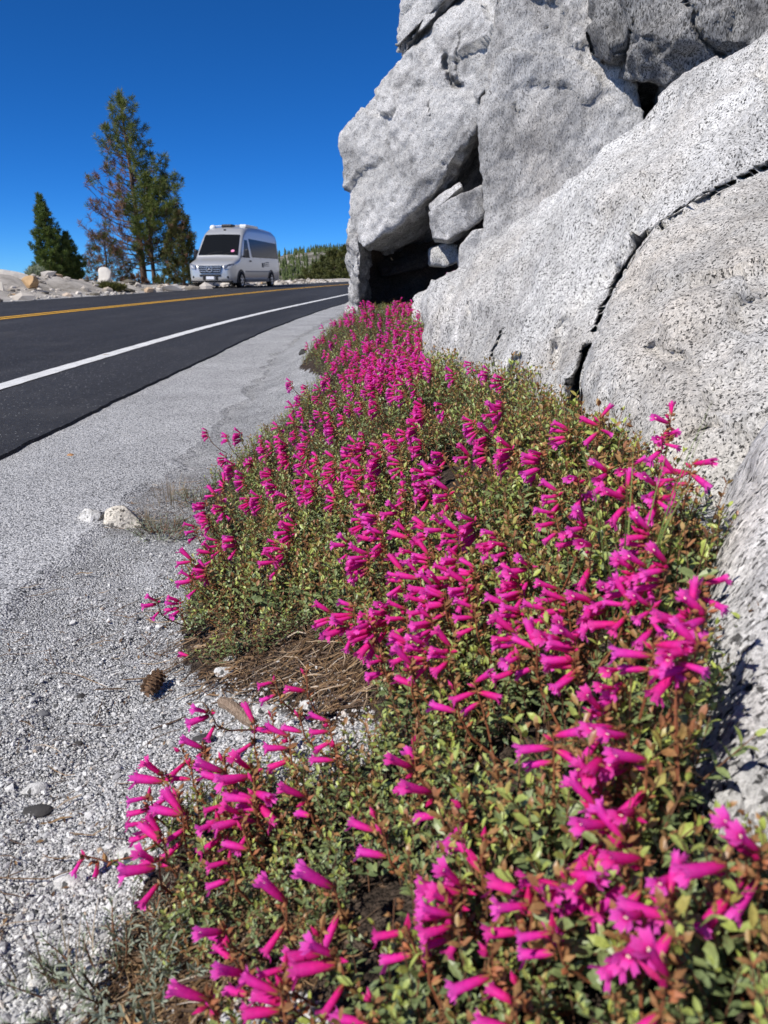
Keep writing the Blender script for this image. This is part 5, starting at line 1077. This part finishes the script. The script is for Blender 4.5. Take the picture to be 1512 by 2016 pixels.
# woolly grey plants, dry tufts, green grass
def tuft(name, label, cat, px, py, w, n, H, leaf, pairs, mat, seed, narrow=0.5, group=None):
    rng = np.random.default_rng(seed); c = on_ground(px, py); root = empty(name, c, label, cat, group); lib = [shoot(rng, H * rng.uniform(0.8, 1.2), pairs, leaf, True, narrow=narrow, spreadlow=35).arrays() for _ in range(5)]
    a = rng.uniform(0, 6.28, n); r = w / 2 * np.sqrt(rng.uniform(0, 1, n)); x = c[0] + r * np.cos(a); y = c[1] + r * np.sin(a); P = np.stack([x, y, terrain(x, y) - 0.004], -1)
    R = rot_many(rng.uniform(0, 6.28, n), 0.25 + 0.75 * r / (w / 2), a); joined('foliage', lib, np.arange(n), rng.integers(0, 5, n), P, R, rng.uniform(0.7, 1.15, n), [M[mat], M['twig']], root, c, kind='stuff'); return root
tuft('woolly_plant', 'small woolly grey green plant beside the pair of stones', 'plant', 322, 1052, 0.10, 60, 0.045, 0.013, 5, 'woolly', 1)
tuft('woolly_plant', 'grey green woolly plant in the bottom left corner', 'plant', 235, 1935, 0.13, 70, 0.045, 0.015, 6, 'woolly', 2)
tuft('woolly_plant', 'small woolly sprig at the bottom edge left of centre', 'plant', 330, 1900, 0.08, 30, 0.04, 0.014, 5, 'woolly', 3)
tuft('woolly_plant', 'tiny woolly plant at the gravel edge behind the dry grass', 'plant', 380, 985, 0.08, 30, 0.04, 0.012, 5, 'woolly', 4)
def blades(name, label, px, py, n, H, w, mat, seed, spreadr, lo=0.5):
    rng = np.random.default_rng(seed); c = on_ground(px, py); root = empty(name, c, label, 'grass')
    for i in range(n):
        h = H * rng.uniform(lo, 1.0); a = rng.uniform(0, 6.28); ln = rng.uniform(0.1, 0.55); d = np.array([math.cos(a), math.sin(a)]); r0 = spreadr * rng.uniform(0, 1) * d; A = Acc(); V = []; F = []
        for k in range(6):
            f = k / 5; p = np.array([r0[0] + d[0] * h * ln * f * f, r0[1] + d[1] * h * ln * f * f, h * f * (1 - 0.25 * ln * f)]); ww = w * (1 - f ** 2) + 0.0001; sdv = np.array([-d[1], d[0], 0]) * ww
            V += [p - sdv, p + sdv]
        F = [q for k in range(5) for q in ((2 * k, 2 * k + 1, 2 * k + 3), (2 * k, 2 * k + 3, 2 * k + 2))]
        A.add(np.array(V), np.array(F), 0, rng.uniform(0, 1)); link('blade', A.mesh('blade', [M[mat]]), root)
blades('grass_tuft', 'thin green grass blades rising through the flowers near the boulders', 1215, 1330, 14, 0.30, 0.0012, 'grass', 6, 0.02)
blades('dry_grass', 'dry pinkish grass tuft between the pair of stones and the flowers', 335, 985, 60, 0.085, 0.0007, 'drygrass', 7, 0.07, 0.3)
blades('dry_grass', 'dry grass wisps at the bottom left below the woolly plant', 130, 1960, 26, 0.07, 0.0007, 'drygrass', 8, 0.06, 0.3)
blades('dry_grass', 'dry wisps just right of the pair of stones', 292, 1030, 22, 0.05, 0.0007, 'drygrass', 9, 0.03, 0.3)

# ------------------------------------------------------------------ needle litter and gravel grains
def litter():
    rng = np.random.default_rng(15); A = Acc(); PX = []
    polys = [(SOIL[0], 1100), (SOIL[1], 800), (SOIL[2], 130), ([(380, 1000), (430, 1180), (700, 1150), (640, 960)], 250), ([(0, 1150), (420, 1100), (420, 1400), (250, 1650), (0, 1950)], 95), ([(300, 1180), (420, 1260), (540, 1400), (380, 1400), (280, 1300)], 90)]
    for poly, cnt in polys:
        pa = np.array(poly); x0, y0 = pa.min(0); x1, y1 = pa.max(0); k = 0; main = rng.uniform(0, 3.1)
        while k < cnt:
            px, py = rng.uniform(x0, x1), rng.uniform(y0, min(y1, 2060))
            if not inpoly(px, py, poly): continue
            k += 1; PX.append((px, py))
    px, py = np.array(PX).T; n = len(px); d = np.stack([px - 756, FPX * CP - (py - 1008) * SP, -FPX * SP - (py - 1008) * CP], -1); z = np.zeros(n)
    for _ in range(6):
        tt = (z - HC) / d[:, 2]; z = 0.5 * z + 0.5 * terrain(d[:, 0] * tt, d[:, 1] * tt)
    tt = (z - HC) / d[:, 2]; cx, cy = d[:, 0] * tt, d[:, 1] * tt
    L = np.where(rng.uniform(size=n) < 0.82, rng.uniform(0.012, 0.055, n), rng.uniform(0.06, 0.11, n)); a = np.where(rng.uniform(size=n) < 0.3, 0.55 + rng.normal(0, 0.55, n), rng.uniform(0, 6.28, n)); cv = rng.normal(0, 0.12, n) * L
    f = np.array([-0.5, -0.17, 0.17, 0.5])[None, :]; b = (f * f * 4 - 0.5); X = cx[:, None] + np.cos(a)[:, None] * L[:, None] * f - np.sin(a)[:, None] * cv[:, None] * b; Y = cy[:, None] + np.sin(a)[:, None] * L[:, None] * f + np.cos(a)[:, None] * cv[:, None] * b
    Z = terrain(X, Y) + (np.abs(rng.normal(0, 0.004, n)) + 0.002)[:, None] + rng.normal(0, 0.0012, (n, 4)); r = np.where(rng.uniform(size=n) < 0.92, 0.0005 * rng.uniform(0.8, 1.5, n), 0.0014)
    P = np.stack([X, Y, Z], -1); sd = np.stack([-np.sin(a), np.cos(a), 0 * a], -1)[:, None, :]; up = np.array([0, 0, 1.0])[None, None, :]; rr = r[:, None, None] * np.array([0.6, 1, 1, 0.5])[None, :, None]
    ring = np.stack([P + sd * rr, P - sd * rr, P + up * rr * 1.3], 2)  # n,4,3,3
    Fq = [(i * 3 + k, i * 3 + (k + 1) % 3, (i + 1) * 3 + (k + 1) % 3, (i + 1) * 3 + k) for i in range(3) for k in range(3)]; Ft = np.array([t for q in Fq for t in ((q[0], q[1], q[2]), (q[0], q[2], q[3]))])
    A.add(ring.reshape(-1, 3), (Ft[None] + (np.arange(n) * 12)[:, None, None]).reshape(-1, 3), 0, np.repeat(rng.uniform(0, 1, n) ** 1.7, 12))
    m = int(n * 1.3); ii = rng.integers(0, n, m); x = cx[ii] + rng.normal(0, 0.02, m); y = cy[ii] + rng.normal(0, 0.02, m); s = rng.uniform(0.004, 0.012, m); R = rot_many(rng.uniform(0, 6.28, m), rng.normal(0, 0.5, m), rng.uniform(0, 6.28, m))
    V = np.einsum('nij,kj->nki', R, LEAF_LO[0] - [0.5, 0, 0]) * s[:, None, None] + np.stack([x, y, terrain(x, y) + 0.003], -1)[:, None, :]; A.add(V.reshape(-1, 3), (LEAF_LO[1][None] + (np.arange(m) * 5)[:, None, None]).reshape(-1, 3), 0, np.repeat(rng.choice([0.0, 0.1, 0.3, 0.55], m), 5))
    link('needle_litter', A.mesh('needle_litter', [M['litter']]), kind='stuff', label='brown pine needles and bark scraps strewn on the soil', category='litter')
litter()
def dead_sprigs():
    rng = np.random.default_rng(4)
    for px, py, n, lab in [(575, 1140, 16, 'dry orange leafy sprigs below the grey stone in the bed'), (640, 1240, 6, 'small dry orange sprig in the needle litter'), (310, 1960, 5, 'dry reddish sprig at the bottom edge by the woolly plant')]:
        c = on_ground(px, py); root = empty('dry_sprig', c, lab, 'sprig'); lib = [shoot(rng, 0.05, 4, 0.014, True, True, narrow=0.7).arrays() for _ in range(3)]
        P = c + np.stack([rng.normal(0, 0.035, n), rng.normal(0, 0.035, n), np.full(n, 0.003)], -1); P[:, 2] = terrain(P[:, 0], P[:, 1]); R = rot_many(rng.uniform(0, 6, n), rng.uniform(0.7, 1.3, n), rng.uniform(0, 6.28, n))
        joined('leaves', lib, np.arange(n), rng.integers(0, 3, n), P, R, np.full(n, 0.9), [M['litter'] if False else M['seed'], M['twig']], root, c, kind='stuff')
dead_sprigs()
def grains():
    g = NG('gravel_grain'); t = g.attr('tint'); n = g.noise(500, 3, 0.7); c = g.ramp(t, [(0.0, (0.045, 0.045, 0.047)), (0.05, (0.10, 0.10, 0.10)), (0.10, (0.34, 0.335, 0.33)), (0.38, (0.50, 0.49, 0.48)), (0.5, (0.64, 0.63, 0.61)), (0.97, (0.76, 0.75, 0.72)), (1.0, (0.45, 0.33, 0.22))])
    c = g.mix(0.8, c, g.ramp(n, [(0.3, 0.55), (0.5, 1.0), (0.7, 1.1)]), 'MULTIPLY'); mat = g.done(g.pbr(c, 0.85, 0, g.bump(n, 0.001), 0.25))
    rng = np.random.default_rng(3); N = 78000; px = rng.uniform(-200, 800, N); py = 960 + 1100 * rng.uniform(0, 1, N) ** 0.8
    d = np.stack([px - 756, FPX * CP - (py - 1008) * SP, -FPX * SP - (py - 1008) * CP], -1); z = np.full(N, -0.01)
    for _ in range(4):
        tt = (z - HC) / d[:, 2]; x = d[:, 0] * tt; y = d[:, 1] * tt; z = terrain(x, y)
    tt = (z - HC) / d[:, 2]; x = d[:, 0] * tt; y = d[:, 1] * tt
    qx, qy = project(np.stack([x, y, z + 0.1], -1)); xp = x_pave(y)
    keep = ~inpoly(qx, qy, BED) & (x > xp - 0.05) & (rng.uniform(size=N) < sstep(-0.06, 0.08, x - xp) + 0.02) & (y < 4.5)
    for poly in SOIL: keep &= ~(inpoly(px, py, poly) & (rng.uniform(size=N) < 0.82))
    x, y, z = x[keep], y[keep], z[keep]; N = len(x); r = np.exp(rng.normal(math.log(0.00145), 0.42, N)); r = np.minimum(r, 0.0065)
    ico = bmesh.new(); bmesh.ops.create_icosphere(ico, subdivisions=1, radius=1); IV = np.array([v.co[:] for v in ico.verts]); ico.faces.ensure_lookup_table(); IF = np.array([[v.index for v in f.verts] for f in ico.faces]); ico.free()
    use = r > 0.0034
    VV = []; FF = []; TT = []; off = 0
    for lib, sel in (((IV, IF), use), ((OCT_V, OCT_F), ~use)):
        V0, F0 = lib; n = int(sel.sum()); jit = 1 + rng.uniform(-0.32, 0.32, (n, len(V0), 1)); ang = rng.uniform(0, 6.28, n); asp = rng.uniform(0.6, 1.25, (n, 1, 3)) * np.array([1.1, 1.0, 0.75])
        V = V0[None] * jit * asp * r[sel][:, None, None]; q = rng.normal(size=(n, 3)); R = rot_many(ang, rng.normal(0, 0.5, n), rng.uniform(0, 6.28, n)); V = np.einsum('nij,nkj->nki', R, V) + np.stack([x[sel], y[sel], z[sel] + r[sel] * 0.25], -1)[:, None, :]
        VV.append(V.reshape(-1, 3)); FF.append((F0[None] + (np.arange(n) * len(V0))[:, None, None]).reshape(-1, 3) + off); TT.append(np.repeat(rng.uniform(0, 1, n), len(V0))); off += n * len(V0)
    link('gravel', mesh_arrays('gravel', np.concatenate(VV), np.concatenate(FF), [mat], attrs={'tint': np.concatenate(TT)}), kind='stuff', label='loose white and grey granite gravel beside the flower bed', category='gravel')
grains()
# a fallen flower on the gravel and a pale leaf on the road
p = on_ground(372, 1296); f = link('fallen_flower', FL_ME[2], loc=(p[0], p[1], p[2] + 0.004), label='single fallen pink flower lying on the gravel above the pine cone', category='flower'); f.rotation_euler = (0.3, 0, math.radians(150)); f.scale = (0.75,) * 3
p = at_z(201, 700, 0.032); lf = Acc(); lf.add((LEAF_HI[0] * 0.06) @ rotz(0.5).T, LEAF_HI[1], 0, 0.9); link('fallen_leaf', lf.mesh('fallen_leaf', [M['litter']]), loc=(p[0], p[1], 0.036), label='small pale leaf lying on the asphalt beside the white line', category='leaf')
